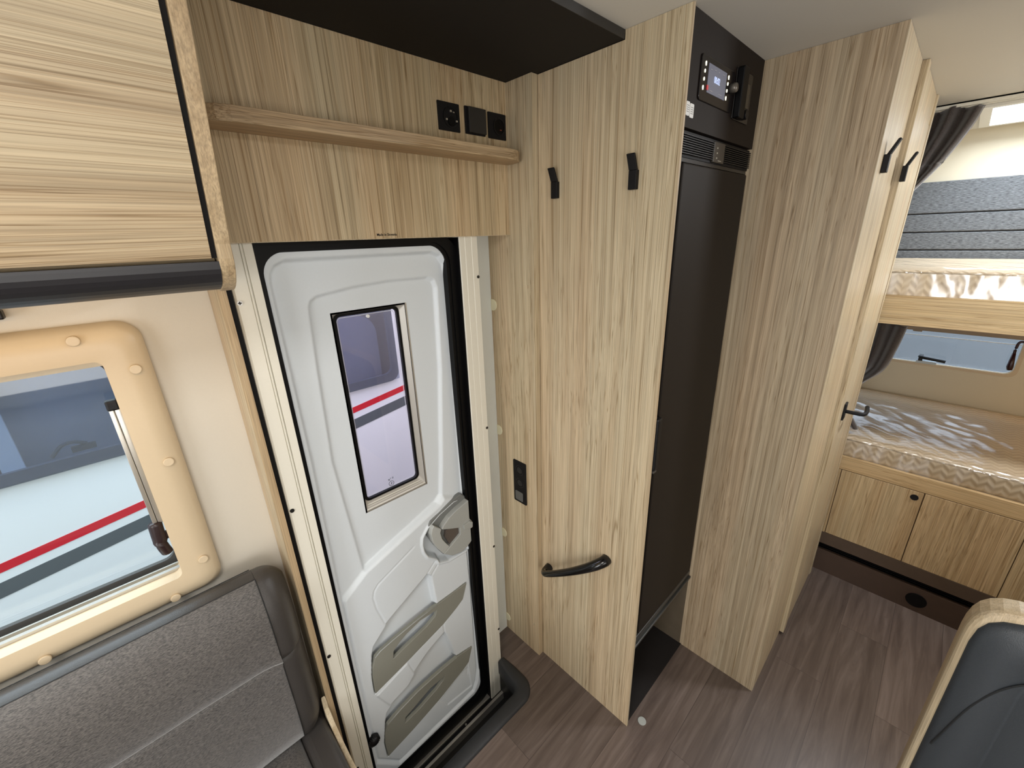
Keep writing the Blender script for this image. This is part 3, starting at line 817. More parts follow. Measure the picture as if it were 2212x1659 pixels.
# ------------------------------------------------------------------ tall panels right of the door
t = thing('corner_panel', (0.868, 0.90, 0.0), 'narrow vertical wood panel in the corner right of the entrance door', 'panel')
mk('board', [(box, 0.8585, 0.8800, 0.8035, 0.9890, 0.0, 1.9330)], WZ, t)
t = thing('partition_wall_panel', (0.889, 0.62, 0.0), 'tall light wood partition with two hooks and a grab handle, left of the fridge', 'panel')
mk('board', [(box, 0.8805, 0.8870, 0.4265, 0.8030, 0.0, 1.9325), (box, 0.8805, 0.8870, 0.4265, 0.5635, 1.9325, 1.9495)], WZ, t)
mk('front_edge', [(box, 0.8802, 0.8872, 0.4252, 0.4265, 0.0, 1.9495)], WP, t)
t = thing('screw_cap', (0.8585, 0.82, 1.9), 'pale round cap', 'cap'); bpy.data.objects.remove(t)
for k, (yy, zz, nm) in enumerate(((0.829, 1.43, 'highest of the faint round caps beside the corner groove'), (0.829, 0.98, 'second highest faint round cap beside the corner groove'),
                                   (0.829, 0.50, 'faint round cap in the corner groove at grab handle height'), (0.829, 0.145, 'lowest faint round cap beside the corner groove, near the floor'))):
    bm = bmesh.new(); prism(bm, circle(yy, zz, 0.0055, 16), 'x', 0.8588, 0.8576)
    tag(make('cover_cap', bm, WP), nm, 'cap', 'faint wood coloured caps along the corner panel')
for k, (zz, nm) in enumerate(((1.366, 'top one of the ivory half-round caps beside the door post'), (0.932, 'second from the top ivory half-round cap beside the door post'),
                              (0.496, 'third from the top ivory half-round cap beside the door post'), (0.064, 'lowest ivory half-round cap beside the door post, near the floor'))):
    bm = bmesh.new(); prism(bm, [(0.9883, zz - 0.018)] + [(0.980 - 0.0170 * math.sin(a), zz - 0.018 * math.cos(a)) for a in [math.pi * q / 12 for q in range(13)]] + [(0.9883, zz + 0.018)], 'x', 0.8587, 0.8555)
    tag(make('edge_cap', bm, CLIP, bevel=0.0008), nm, 'cap', 'ivory caps beside the door post')
# scratches of tape on the panel top are left out

# hooks on the partition (faces -x)


def coat_hook(name, loc, rz, label):
    t = thing(name, loc, label, 'hook', 'black coat hooks')
    t.rotation_euler = (0, 0, rz)
    bm = bmesh.new()
    box(bm, -0.0095, 0.0095, -0.0115, 0.0, -0.019, 0.019)
    make('base', bm, BLACKM, t, bevel=0.0012, local=True)
    bm = bmesh.new()
    prism(bm, [(-0.0115, 0.019), (-0.0045, 0.019), (-0.0185, 0.0485), (-0.0215, 0.0500), (-0.0245, 0.0485)], 'x', -0.0095, 0.0095)
    make('prong', bm, BLACKM, t, bevel=0.001, local=True)
    return t


def copy_hook(src, loc, rz, label):
    c = src.copy(); COL.objects.link(c); c.location = loc; c.rotation_euler = (0, 0, rz); c['label'] = label
    for ch in list(src.children):
        k = ch.copy(); COL.objects.link(k); k.parent = c
    return c


hk = coat_hook('coat_hook', (0.8803, 0.742, 1.672), -math.pi / 2, 'black angled coat hook on the wood partition, nearer the corner')
copy_hook(hk, (0.8803, 0.522, 1.672), -math.pi / 2, 'black angled coat hook on the wood partition, nearer the fridge')
copy_hook(hk, (1.372, 0.1688, 1.697), 0, 'black coat hook seen edge on, nearer end of the bathroom wall')
copy_hook(hk, (1.608, 0.1540, 1.690), 0, 'black coat hook seen edge on, farther one beside the bathroom door frame')

# grab handle
t = thing('grab_handle', (0.8803, 0.65, 0.54), 'glossy black diagonal grab handle low on the wood partition', 'handle')
A = Vector((0.8795, 0.768, 0.452)); B = Vector((0.8795, 0.545, 0.628))
d = B - A
pts = [A + Vector((0.0, 0, 0)), A + Vector((-0.018, 0, 0)) + d * 0.005, A + Vector((-0.038, 0, 0)) + d * 0.05, A + Vector((-0.050, 0, 0)) + d * 0.16,
       A + Vector((-0.054, 0, 0)) + d * 0.40, A + Vector((-0.050, 0, 0)) + d * 0.68, A + Vector((-0.036, 0, 0)) + d * 0.90, A + Vector((-0.015, 0, 0)) + d * 1.02, B + Vector((0, 0, 0)) + d * 0.03]
sp = spline(pts, 6); m_ = len(sp)
rad = [0.0155 - 0.0045 * math.sin(math.pi * min(1, i / (m_ - 1) * 1.25)) + 0.002 * (i / (m_ - 1)) for i in range(m_)]
bm = bmesh.new(); tube(bm, sp, rad, 20, flat=0.9)
make('grip', bm, plain('gloss_black', (10, 10, 12), 0.16), t, smooth=True)

# switch strip on the corner panel
t = thing('switch_strip', (0.858, 0.88, 0.76), 'tall black plate with two round push buttons and a peeling film on the corner panel', 'switch')
bm = bmesh.new(); prism(bm, rrect(0.851, 0.911, 0.681, 0.845, 0.004), 'x', 0.8588, 0.8545); make('plate', bm, BLACKM, t, bevel=0.001)
for zz in (0.812, 0.762):
    bm = bmesh.new(); ring(bm, circle(0.880, zz, 0.0185, 26), circle(0.880, zz, 0.0172, 26), 'x', 0.8548, 0.8535); prism(bm, circle(0.880, zz, 0.012, 24), 'x', 0.8548, 0.8536)
    make('push_button', bm, plain('button_black', (34, 34, 36), 0.35), t)
bm = bmesh.new(); prism(bm, rrect(0.866, 0.902, 0.690, 0.726, 0.004), 'x', 0.8548, 0.8520)
make('film_flap', bm, plain('cloudy_film', (92, 92, 90), 0.15), t, bevel=0.001)

# ------------------------------------------------------------------ fridge tower
t = thing('refrigerator', (1.095, 0.60, 0.34), 'tall slim dark refrigerator door between two wood panels', 'refrigerator')
mk('body', [(box, 0.8885, 1.2905, 0.452, 0.96, 0.345, 1.708)], BLACKM, t)
dr = mk('refrigerator_door', [(box, 0.914, 1.283, 0.432, 0.452, 0.385, 1.698)], FRIDGE, t, bevel=0.003)
mk('door_rim', [(box, 0.890, 0.912, 0.436, 0.452, 0.36, 1.706), (box, 0.912, 1.288, 0.438, 0.452, 1.700, 1.708), (box, 1.285, 1.2905, 0.438, 0.452, 0.36, 1.70)], plain('rim_black', (12, 11, 11), 0.3), t)
mk('door_grip', [(box, 0.8895, 0.911, 0.420, 0.436, 0.985, 1.130)], BLACKP, dr, bevel=0.004)
mk('grip_clip', [(box, 0.8895, 0.905, 0.421, 0.436, 0.977, 0.983)], plain('clip_grey', (60, 58, 56), 0.3), dr, bevel=0.001)
mk('bottom_rail', [(box, 0.8885, 1.2905, 0.428, 0.452, 0.343, 0.352), (box, 0.8885, 1.2905, 0.434, 0.452, 0.354, 0.376)], plain('rail_dark', (58, 58, 56), 0.3), t, bevel=0.002)
g_ = mk('ventilation_grille', [(box, 0.8885, 1.2905, 0.436, 0.60, 1.708, 1.755)], BLACKM, t)
bm = bmesh.new()
for x0, x1 in ((0.893, 1.055), (1.115, 1.288)):
    for k in range(9): box(bm, x0, x1, 0.431, 0.436, 1.7135 + k * 0.0042, 1.7135 + k * 0.0042 + 0.0018)
make('grille_slats', bm, BLACKP, g_)
mk('fridge_display', [(box, 1.055, 1.115, 0.4305, 0.436, 1.7095, 1.7505)], plain('grey_black', (52, 47, 40), 0.3), g_, bevel=0.001)
mk('display_marks', [(box, 1.070, 1.074, 0.4298, 0.4305, z, z + 0.003) for z in (1.717, 1.727, 1.737)] + [(box, 1.080, 1.098, 0.4298, 0.4305, 1.713, 1.7145)], plain('mark', (170, 165, 150), 0.4), g_)
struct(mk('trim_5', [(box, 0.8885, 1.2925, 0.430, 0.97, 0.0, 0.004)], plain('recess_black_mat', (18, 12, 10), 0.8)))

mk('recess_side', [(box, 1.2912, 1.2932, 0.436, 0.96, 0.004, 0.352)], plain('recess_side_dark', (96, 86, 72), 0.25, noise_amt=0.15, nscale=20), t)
t = thing('control_cabinet', (1.095, 0.50, 1.757), 'dark upper front above the fridge carrying displays', 'cabinet')
mk('front_board', [(box, 0.8885, 1.2925, 0.431, 0.449, 1.7585, 1.9495)], CTRL, t)
mk('carcass', [(box, 0.8885, 1.2925, 0.449, 0.96, 1.7585, 1.9495)], BLACKM, t)
t = thing('lit_control_unit', (1.03, 0.431, 1.85), 'black control panel with lit icons and clock display reading 00:02', 'panel')
bm = bmesh.new(); prism(bm, rrect(0.942, 1.114, 1.8115, 1.8885, 0.007), 'y', 0.431, 0.4275); make('bezel', bm, plain('bezel_black', (20, 16, 16), 0.2), t, bevel=0.001)
mk('display', [(box, 0.9745, 1.066, 0.4268, 0.4275, 1.8285, 1.8780)], SCREEN, t)
text('clock_digits', '00:02', 0.0165, (1.018, 0.4262, 1.8545), FACE_Y, GLOWT, t, sx=0.80, bold=0.0)
for q_ in [(box, 0.982, 0.990, .4262, .4268, 1.868, 1.8695), (box, 1.000, 1.012, .4262, .4268, 1.870, 1.8715), (box, 1.022, 1.028, .4262, .4268, 1.8695, 1.872), (box, 1.045, 1.055, .4262, .4268, 1.870, 1.872), (box, .985, 1.0, .4262, .4268, 1.8325, 1.8340), (box, 1.03, 1.05, .4262, .4268, 1.8330, 1.8345)]:
    mk('menu_bar', [q_], MENU, t)
mk('warning_icon', [(box, 0.9715, 0.979, .4262, .4268, 1.8325, 1.8405)], REDG, t)
for (xx, zz) in ((0.9595, 1.875), (0.958, 1.8615), (0.957, 1.848), (0.9555, 1.8340), (1.0775, 1.8735), (1.0765, 1.8610), (1.0755, 1.8480), (1.0745, 1.8350)):
    bm = bmesh.new(); prism(bm, circle(xx, zz, 0.0024, 10, 0.0032), 'y', 0.4275, 0.4265)
    if zz > 1.87 or zz < 1.836: box(bm, xx - 0.001, xx + 0.002, 0.4265, 0.4275, zz - 0.0045, zz - 0.002)
    make('icon_light', bm, GLOW, t)
bm = bmesh.new(); tube(bm, [(1.097, 0.4275, 1.8560), (1.097, 0.417, 1.8560), (1.097, 0.4145, 1.8560)], [0.0095, 0.0092, 0.008], 24, up=Vector((1, 0, 0))); make('rotary_knob', bm, plain('knob_grey', (110, 105, 98), 0.3, metal=0.5), t, smooth=True)
t = thing('heater_control', (1.17, 0.431, 1.855), 'black heater control with small screen and round dial beside the lit control panel', 'control')
bm = bmesh.new(); prism(bm, rrect(1.124, 1.222, 1.803, 1.903, 0.004), 'y', 0.431, 0.4275); make('base', bm, plain('heater_black', (22, 19, 18), 0.3), t, bevel=0.001)
bm = bmesh.new(); prism(bm, rrect(1.124, 1.156, 1.8035, 1.9025, 0.004), 'y', 0.4275, 0.4130); make('side_block', bm, RUBBER, t, bevel=0.002)
mk('screen', [(box, 1.168, 1.210, 0.4268, 0.4275, 1.834, 1.882)], plain('dull_screen', (60, 56, 48), 0.2), t)
bm = bmesh.new(); prism(bm, circle(1.188, 1.8185, 0.0105, 20), 'y', 0.4275, 0.4180); make('dial', bm, BLACKP, t, bevel=0.001)
mk('brand_line', [(box, 1.170, 1.186, 0.4270, 0.4275, 1.8900, 1.8915)], plain('line_grey', (110, 108, 104), 0.4), t)
for (xa, xb, za, nm) in ((0.8985, 0.9135, 1.7790, 'small white sticker with fine print on the dark control front, left one of the pair'), (0.9155, 0.9325, 1.7775, 'small white sticker with fine print on the dark control front, right one of the pair')):
    t = thing('sticker', ((xa + xb) / 2, 0.431, za), nm, 'sticker', 'white stickers on the dark control front')
    bm = bmesh.new(); prism(bm, rrect(xa, xb, za - 0.0005, za + 0.0235, 0.0025), 'y', 0.431, 0.4304); make('paper', bm, STICK, t)
    mk('fine_print', [(box, xa + .0035, xb - .003, .4300, .4304, za + q, za + q + 0.0009) for q in (0.006, 0.0095, 0.0130, 0.0165)], plain('fine_print_grey', (130, 130, 130), 0.6), t)

# tall panel right of the fridge and bathroom front
t = thing('tall_side_panel', (1.30, 0.45, 0.0), 'wide tall grained wood side panel right of the fridge, full height', 'panel')
mk('board', [(box, 1.2935, 1.3100, 0.1702, 0.9600, 0.0, 1.9495)], WZ2, t)
mk('front_edge', [(box, 1.2930, 1.3103, 0.1688, 0.1702, 0.0, 1.9495)], WP, t)
struct(mk('trim_6', [(box, 1.3103, 1.6180, 0.1690, 0.1850, 0.0, 1.9495)], WZ))
tr = sroot('trim_7', (1.64, 0.16, 0))
mk('door_frame_left', [(box, 1.6180, 1.6560, 0.1545, 0.1850, 0.012, 1.9495), (box, 1.656, 2.118, 0.1600, 0.1850, 1.865, 1.9495)], WZ, tr, bevel=0.001)
mk('door_frame_right', [(prism, [(2.064, 0.185), (2.064, 0.1560), (2.085, 0.1545), (2.100, 0.1560), (2.110, 0.1610), (2.1165, 0.1690), (2.119, 0.178), (2.119, 0.99), (2.100, 0.99), (2.100, 0.185)], 'z', 0.0, 1.9495)], WZ, tr)
mk('metal_track', [(box, 2.112, 2.120, 0.158, 0.176, 1.935, 1.949)], ALU2, tr)
d2 = sroot('door_2', (1.86, 0.16, 0))
mk('door_panel', [(box, 1.662, 2.060, 0.1575, 0.1760, 0.014, 1.862)], WZ, d2, bevel=0.002)
mk('door_gap', [(box, 1.655, 1.663, 0.160, 0.178, 0.014, 1.866), (box, 2.058, 2.066, 0.1605, 0.178, 0.014, 1.866)], plain('gap_brown', (60, 44, 28), 0.8), d2)
hd = mk('handle_plate', [(box, 1.722, 1.758, 0.1515, 0.1575, 0.925, 0.985)], BLACKM, d2, bevel=0.001)
bm = bmesh.new(); tube(bm, spline([(1.740, 0.153, 0.955), (1.740, 0.130, 0.955), (1.742, 0.110, 0.955), (1.755, 0.1005, 0.955), (1.79, 0.100, 0.955), (1.83, 0.104, 0.955)], 5), 0.0065, 12)
make('door_handle', bm, BLACKM, hd, smooth=True)

# ------------------------------------------------------------------ bunks
XB = 2.13
BY1 = 0.985
t = thing('upper_bunk', (2.54, 0.0, 1.203), 'upper wooden bunk with a plain horizontal grained front board', 'bed')
mk('upper_board', [(box, XB, XB + 0.018, YF + .01, BY1, 1.203, 1.310)], WY, t)
mk('upper_deck', [(box, XB + 0.018, 2.93, YF + .01, BY1, 1.203, 1.222)], WY, t)
t = thing('lower_bunk', (2.54, 0.0, 0.0), 'lower wooden bunk base with cupboard doors and dark toe board', 'bed')
mk('lower_rail', [(box, XB, XB + 0.018, YF + .01, BY1, 0.551, 0.613)], WY, t, bevel=0.001)
mk('lower_deck', [(box, XB + 0.018, 2.93, YF + .01, BY1, 0.575, 0.600)], WY, t)
mk('base_frame', [(box, XB + 0.004, XB + 0.018, YF + .01, BY1, 0.212, 0.551), (box, XB, XB + .004, 0.1485, BY1, 0.212, 0.549), (box, XB, XB + .004, YF + .01, -0.392, 0.0, 0.549)], WB, t)
for (ya, yb, knob) in ((-0.1175, 0.1460, (-0.094, 0.521)), (-0.3895, -0.1205, None)):
    dd = mk('cupboard_door', [(box, XB - 0.001, XB + 0.004, ya, yb, 0.213, 0.5485)], WB, t, bevel=0.0008)
    if knob:
        bm = bmesh.new(); prism(bm, circle(knob[0], knob[1], 0.0125, 24), 'x', XB - 0.001, XB - 0.0035); make('push_lock', bm, BLACKP, dd)
mk('door_seams', [(box, XB + .0025, XB + .0041, 0.1455, 0.1487, 0.212, 0.550), (box, XB + .0025, XB + .0041, -0.1207, -0.1173, 0.212, 0.550), (box, XB + .0025, XB + .0041, -0.3922, -0.3893, 0.212, 0.550), (box, XB + .0025, XB + .0041, -0.392, 0.1487, 0.5483, 0.5512)], plain('seam_brown', (70, 50, 30), 0.8), t)
mk('toe_board', [(box, XB - 0.003, XB + 0.012, -0.395, BY1, 0.152, 0.2115)], SKIRT, t)
mk('toe_slot', [(box, XB + 0.020, XB + 0.03, -0.395, BY1, 0.10, 0.16)] + [(box, XB + 0.008, XB + 0.02, -0.395, BY1, z, z + 0.003) for z in (0.120, 0.129, 0.138, 0.147)], RUBBER, t)
mk('skirting', [(box, XB - 0.001, XB + 0.014, -0.395, BY1, 0.0, 0.1165)], plain('skirting_brown', (74, 58, 48), 0.5, noise_amt=0.12, nscale=30), t)
bm = bmesh.new(); prism(bm, circle(-0.200, 0.057, 0.033, 28), 'x', XB - 0.001, XB - 0.004); make('air_outlet', bm, RUBBER, t, bevel=0.001)


def wrap_sheet(x0, x1, y0, y1, ztop, zfront, amp, seed, crease):
    """loose clear film over the top and front of a mattress"""
    bm = bmesh.new(); prof = []
    nf, ntp = 16, 60
    for k in range(nf): prof.append((x0 - 0.004, zfront + (ztop - zfront) * k / nf, (-1, 0)))
    for k in range(5):
        a_ = math.pi / 2 * k / 4; prof.append((x0 + 0.012 - 0.016 * math.cos(a_), ztop - 0.012 + 0.016 * math.sin(a_), (-math.cos(a_), math.sin(a_))))
    for k in range(1, ntp): prof.append((x0 + 0.012 + (x1 - x0 - 0.02) * k / ntp, ztop + 0.004, (0, 1)))
    ny = 150; rows = []
    for (px_, pz_, nn) in prof:
        row = []
        for j in range(ny + 1):
            y = y0 + (y1 - y0) * j / ny
            q = Vector((px_ * 3 + seed + y * 2.2 * crease, y * 7 - px_ * 6 * crease, pz_ * 3))
            f = noise.ridged_multi_fractal(q * 1.3, 1.0, 2.1, 3, 1.0, 2.0) * 0.5
            f = amp * max(0, f)
            row.append(bm.verts.new((px_ + nn[0] * f, y, pz_ + nn[1] * f)))
        rows.append(row)
    for a_, b_ in zip(rows, rows[1:]):
        for j in range(ny): bm.faces.new((a_[j], a_[j + 1], b_[j + 1], b_[j]))
    return bm


for (z0, z1, nm, sd) in ((1.223, 1.402, 'film wrapped zigzag quilted mattress on the upper bunk', 2.0), (0.6005, 0.700, 'film wrapped zigzag quilted mattress on the lower bunk', 9.0)):
    t = thing('mattress', (2.5, -0.1, z0 + 0.001), nm, 'mattress', 'bunk mattresses')
    x0 = XB + 0.022 if z0 > 1 else XB + 0.0195
    bm = bmesh.new(); box(bm, x0, 2.925, YF + .03, 0.975, z0, z1)
    make('quilted_cover', bm, QUILT, t, bevel=0.022, seg=4, smooth=True)
    make('clear_wrap', wrap_sheet(x0 - 0.001, 2.78, -0.9, 0.6, z1, max(z0, 1.312 if z0 > 1 else 0.615), 0.012, sd, 1.0), WRAP, t, smooth=True, label='clear crumpled film')

# ceiling curtain rail and curtains
tag(mk('curtain_rail', [(box, 2.262, 2.268, YF + .01, 0.97, 1.936, 1.9497), (box, 2.284, 2.290, YF + .01, 0.97, 1.936, 1.9497), (box, 2.262, 2.290, YF + .01, 0.97, 1.9455, 1.9497)], ALU),
    'white double curtain rail across the ceiling in front of the bunks', 'rail')


def curtain(name, xc, edge_l, edge_r, folds, amp, label):
    """edge_l / edge_r: lists of (y, z) top to bottom"""
    L_ = spline([(0, a, b) for a, b in edge_l], 8); R_ = spline([(0, a, b) for a, b in edge_r], 8)
    n_ = 34; bm = bmesh.new(); rows = []
    for i in range(n_ + 1):
        tt = i / n_
        pl_ = L_[min(len(L_) - 1, int(tt * (len(L_) - 1)))]; pr_ = R_[min(len(R_) - 1, int(tt * (len(R_) - 1)))]
        row = []
        for j in range(61):
            s_ = j / 60
            y = pl_.y + (pr_.y - pl_.y) * s_; z = pl_.z + (pr_.z - pl_.z) * s_
            wv = amp * math.sin(folds * 2 * math.pi * s_ + 0.6 * math.sin(3 * tt)) * (1 - 0.35 * tt)
            dz = -0.012 * (0.5 + 0.5 * math.cos(2 * math.pi * s_ * 2.0)) * (1 - tt) ** 6
            row.append(bm.verts.new((xc + wv, y, z + dz)))
        rows.append(row)
    for a_, b_ in zip(rows, rows[1:]):
        for j in range(60): bm.faces.new((a_[j], a_[j + 1], b_[j + 1], b_[j]))
    o = make(name, bm, CURT, None, smooth=True)
    md = o.modifiers.new('thick', 'SOLIDIFY'); md.thickness = 0.0015
    return tag(o, label, 'curtain', 'brown curtains at the bunks')


curtain('curtain', 2.276, [(0.36, 1.936), (0.34, 1.80), (0.31, 1.68), (0.30, 1.56)], [(0.046, 1.940), (0.062, 1.876), (0.110, 1.77), (0.172, 1.675), (0.26, 1.56)], 5, 0.022,
        'dark brown curtain gathered to the side above the upper bunk')
curtain('curtain', 2.205, [(0.36, 1.20), (0.33, 1.10), (0.30, 1.00), (0.29, 0.90), (0.33, 0.80), (0.36, 0.735)],
        [(0.074, 1.20), (0.086, 1.10), (0.108, 1.00), (0.165, 0.925), (0.205, 0.84), (0.165, 0.770), (0.134, 0.722)], 5, 0.020,
        'dark brown tied-back curtain hanging over the lower bunk below the board')

# padded grey wall covering behind the upper bunk
t = thing('wall_padding', (2.93, -0.2, 1.40), 'grey fabric wall padding with dark horizontal seams behind the upper bunk', 'padding')
for za, zb in ((1.607, 1.745), (1.523, 1.602), (1.441, 1.518), (1.30, 1.436)):
    mk('padding_strip', [(box, 2.936, 2.949, YF + .01, 0.98, za, zb)], WALLF, t, bevel=0.004)
mk('seam_backing', [(box, 2.942, 2.949, YF + .01, 0.98, 1.30, 1.742)], BLACKM, t)

# rear window (window_2)
w2 = sroot('window_2', (2.95, 0.15, 0.88))
bm = bmesh.new(); ring(bm, rrect(wy0 - .012, wy1 + .012, wz0 - .012, wz1 + .012, 0.03, 6), rrect(wy0 + .002, wy1 - .002, wz0 + .002, wz1 - .002, 0.03, 6), 'x', 2.95, 2.945)
make('window_frame', bm, WFRAME, w2)
bm = bmesh.new(); ring(bm, rrect(wy0 - .002, wy1 + .002, wz0 - .002, wz1 + .002, 0.03, 6), rrect(wy0 + .004, wy1 - .004, wz0 + .004, wz1 - .004, 0.03, 6), 'x', 2.962, 2.956)
make('pane_edge', bm, plain('pane_edge_white', (240, 240, 236), 0.2), w2)
mk('pane', [(box, 2.972, 2.975, wy0, wy1, wz0, wz1)], GL_REAR, w2)
mk('pane_rail', [(box, 2.955, 2.960, wy0, wy1, 1.0185, 1.0215)], plain('pane_edge_white2', (240, 240, 236), 0.2), w2)
mk('blind_cassette', [(box, 2.915, 2.949, wy0 - .03, wy1 + .02, 1.050, 1.195), (box, 2.92, 2.949, 0.04, 0.075, 1.043, 1.052)], plain('cassette_beige', (150, 132, 108), 0.5), w2, bevel=0.002)
bm = bmesh.new(); tube(bm, spline([(2.935, 0.022, 0.915), (2.925, 0.012, 0.913), (2.922, -0.02, 0.910), (2.924, -0.075, 0.904)], 5), 0.0070, 10); box(bm, 2.93, 2.965, 0.008, 0.024, 0.893, 0.920)
make('window_latch', bm, BLACKP, w2, smooth=False)
mk('latch_seat', [(box, 2.935, 2.960, -0.045, 0.03, 0.880, 0.893)], plain('clear_seat', (190, 200, 204), 0.2), w2, bevel=0.001)
bm = bmesh.new(); tube(bm, spline([(2.93, -0.300, 1.040), (2.93, -0.284, 1.035), (2.93, -0.281, 1.00), (2.93, -0.283, 0.955)], 5), 0.0052, 10)
tube(bm, [(2.93, -0.281, 0.985), (2.93, -0.284, 0.92), (2.93, -0.286, 0.905)], [0.006, 0.0115, 0.009], 12)
make('window_stay', bm, plain('dark_maroon', (44, 8, 14), 0.35), w2, smooth=True)

# rear roof hatch (window_3)
w3 = sroot('window_3', (2.63, -0.25, 1.95))
bm = bmesh.new(); ring(bm, rrect(hx0 - .028, hx1 + .028, hy0 - .028, hy1 + .028, 0.01), rrect(hx0 + .002, hx1 - .002, hy0 + .002, hy1 - .002, 0.008), 'z', 1.9497, 1.940); make('hatch_frame', bm, plain('hatch_white', (236, 234, 226), 0.4), w3)
mk('cross_bar', [(box, hx1 - 0.050, hx1 - 0.044, hy0, hy1, 1.946, 1.956)], plain('bar_grey', (150, 150, 155), 0.4), w3)
mk('hatch_pane', [(box, hx0, hx1, hy0, hy1, 1.975, 1.979)], glass('hatch_acrylic', (0.95, 0.97, 1, 1), 0.03), w3)

# ------------------------------------------------------------------ bench with backrest cushion under the window
t = thing('backrest_cushion', (-0.4, 0.90, 0.41), 'long grey melange backrest cushion with dark leather border under the side window', 'cushion')
front_ = [(0.872, 0.408), (0.858, 0.425), (0.850, 0.46), (0.8465, 0.52), (0.849, 0.58), (0.853, 0.63), (0.855, 0.668), (0.857, 0.6885), (0.867, 0.6915), (0.850, 0.6935), (0.8455, 0.700), (0.8435, 0.715), (0.8445, 0.755), (0.8485, 0.790), (0.856, 0.822), (0.866, 0.847), (0.876, 0.867), (0.886, 0.881), (0.896, 0.8895)]
top_ = [(0.896, 0.890), (0.8985, 0.8885), (0.912, 0.894), (0.930, 0.892), (0.943, 0.884), (0.950, 0.868)]


def cushion_part(prof_, xa, xb, nxs, round_right=False):
    bm = bmesh.new(); rows = []
    for i in range(nxs + 1):
        x = xa + (xb - xa) * i / nxs
        f = 0.0
        if round_right:
            u = (x - xa) / (xb - xa); f = u ** 3
        row = []
        for (y, z) in prof_:
            cz = 0.65; zz = z
            yy = y
            if round_right:
                yy = y + (0.935 - y) * 0.55 * f
                if z > 0.80: zz = z - 0.040 * f * min(1, (z - 0.80) / 0.09)
                if z < 0.46: zz = z + 0.02 * f
            else:
                k = max(0, 1 - (xb - x) / 0.05); 
                crease = math.exp(-((z - 0.6945) / 0.012) ** 2)
                yy -= 0.012 * crease * k * k
            yy += 0.0016 * noise.noise(Vector((x * 9, z * 14, 3)))
            row.append(bm.verts.new((x, yy, zz)))
        rows.append(row)
    for a_, b_ in zip(rows, rows[1:]):
        for j in range(len(prof_) - 1): bm.faces.new((a_[j], a_[j + 1], b_[j + 1], b_[j]))
    return bm, rows


bm, _ = cushion_part(front_, -1.60, 0.068, 90); make('fabric_front', bm, SOFAF, t, smooth=True)
bm, _ = cushion_part(top_[:], -1.60, 0.068, 40)
bmesh.ops.translate(bm, verts=bm.verts, vec=(0, 0, 0)); make('leather_top', bm, SOFAL, t, smooth=True)
full = front_ + top_[2:] + [(0.953, 0.80), (0.953, 0.42), (0.90, 0.404)]
bm, rows = cushion_part(full, 0.0683, 0.1235, 12, True)
bm.faces.new(rows[-1])
make('leather_end', bm, SOFAL, t, smooth=True)
bm = bmesh.new(); tube(bm, [(-1.6, 0.8965, 0.8895), (0.068, 0.8965, 0.8895)], 0.0012, 6)
tube(bm, [(0.0683, y - 0.0006, z + 0.0003) for y, z in front_], 0.0011, 6)
tube(bm, [(-1.6, 0.934, 0.8925), (0.066, 0.934, 0.8920)], 0.0010, 6)
tube(bm, [(-1.6, 0.8560, 0.6912), (0.03, 0.8560, 0.6912)], 0.0016, 6)
make('seam', bm, plain('seam_black', (20, 20, 20), 0.7), t)
mk('core', [(box, -1.60, 0.060, 0.885, 0.951, 0.42, 0.872)], SOFAL, t)

t = thing('seat_cushion', (-0.4, 0.62, 0.29), 'grey seat cushion with leather border below the backrest at the bottom left', 'cushion')
bm = bmesh.new(); box(bm, -1.6, 0.060, 0.40, 0.945, 0.30, 0.402); make('fabric_top', bm, SOFAF, t, bevel=0.02, seg=4)
bm = bmesh.new(); box(bm, 0.0605, 0.1235, 0.40, 0.945, 0.30, 0.403); make('leather_border', bm, SOFAL, t, bevel=0.018, seg=4)
t = thing('bench_base', (-0.4, 0.62, 0.0), 'wooden bench base with rounded end panel beside the entrance step', 'bench')
mk('seat_box', [(box, -1.6, 0.124, 0.42, 0.97, 0.0, 0.298)], WX, t)
bep = [(0.42, 0.0), (0.42, 0.30)] + [(0.45 + 0.03 * -math.cos(a), 0.345 + 0.03 * math.sin(a)) for a in [math.radians(q) for q in (0, 30, 60, 90)]] + [(0.70, 0.378), (0.76, 0.372), (0.81, 0.378), (0.85, 0.392), (0.885, 0.42), (0.8915, 0.46), (0.8915, 0.0)]
mk('end_panel', [(prism, bep, 'x', 0.1250, 0.1368)], WP, t, bevel=0.002)
mk('metal_strip', [(box, 0.1238, 0.1250, 0.70, 0.775, 0.352, 0.362)], ALU2, t)

# ------------------------------------------------------------------ dinette seat at lower right
t = thing('dinette_seat', (0.98, -0.45, 0.0), 'wood rimmed seat back with rounded corner and dark grey leather at bottom right', 'seat')


def backloop(y_out, ztop, r, zb=0.0, y2=-0.95):
    L_ = [(y_out, zb), (y_out, ztop - r)]
    for q in range(0, 10):
        a_ = math.radians(90 * q / 9)
        L_.append((y_out - r + r * math.cos(a_), ztop - r + r * math.sin(a_)))
    L_ += [(y2, ztop + 0.018), (y2, zb)]
    return L_


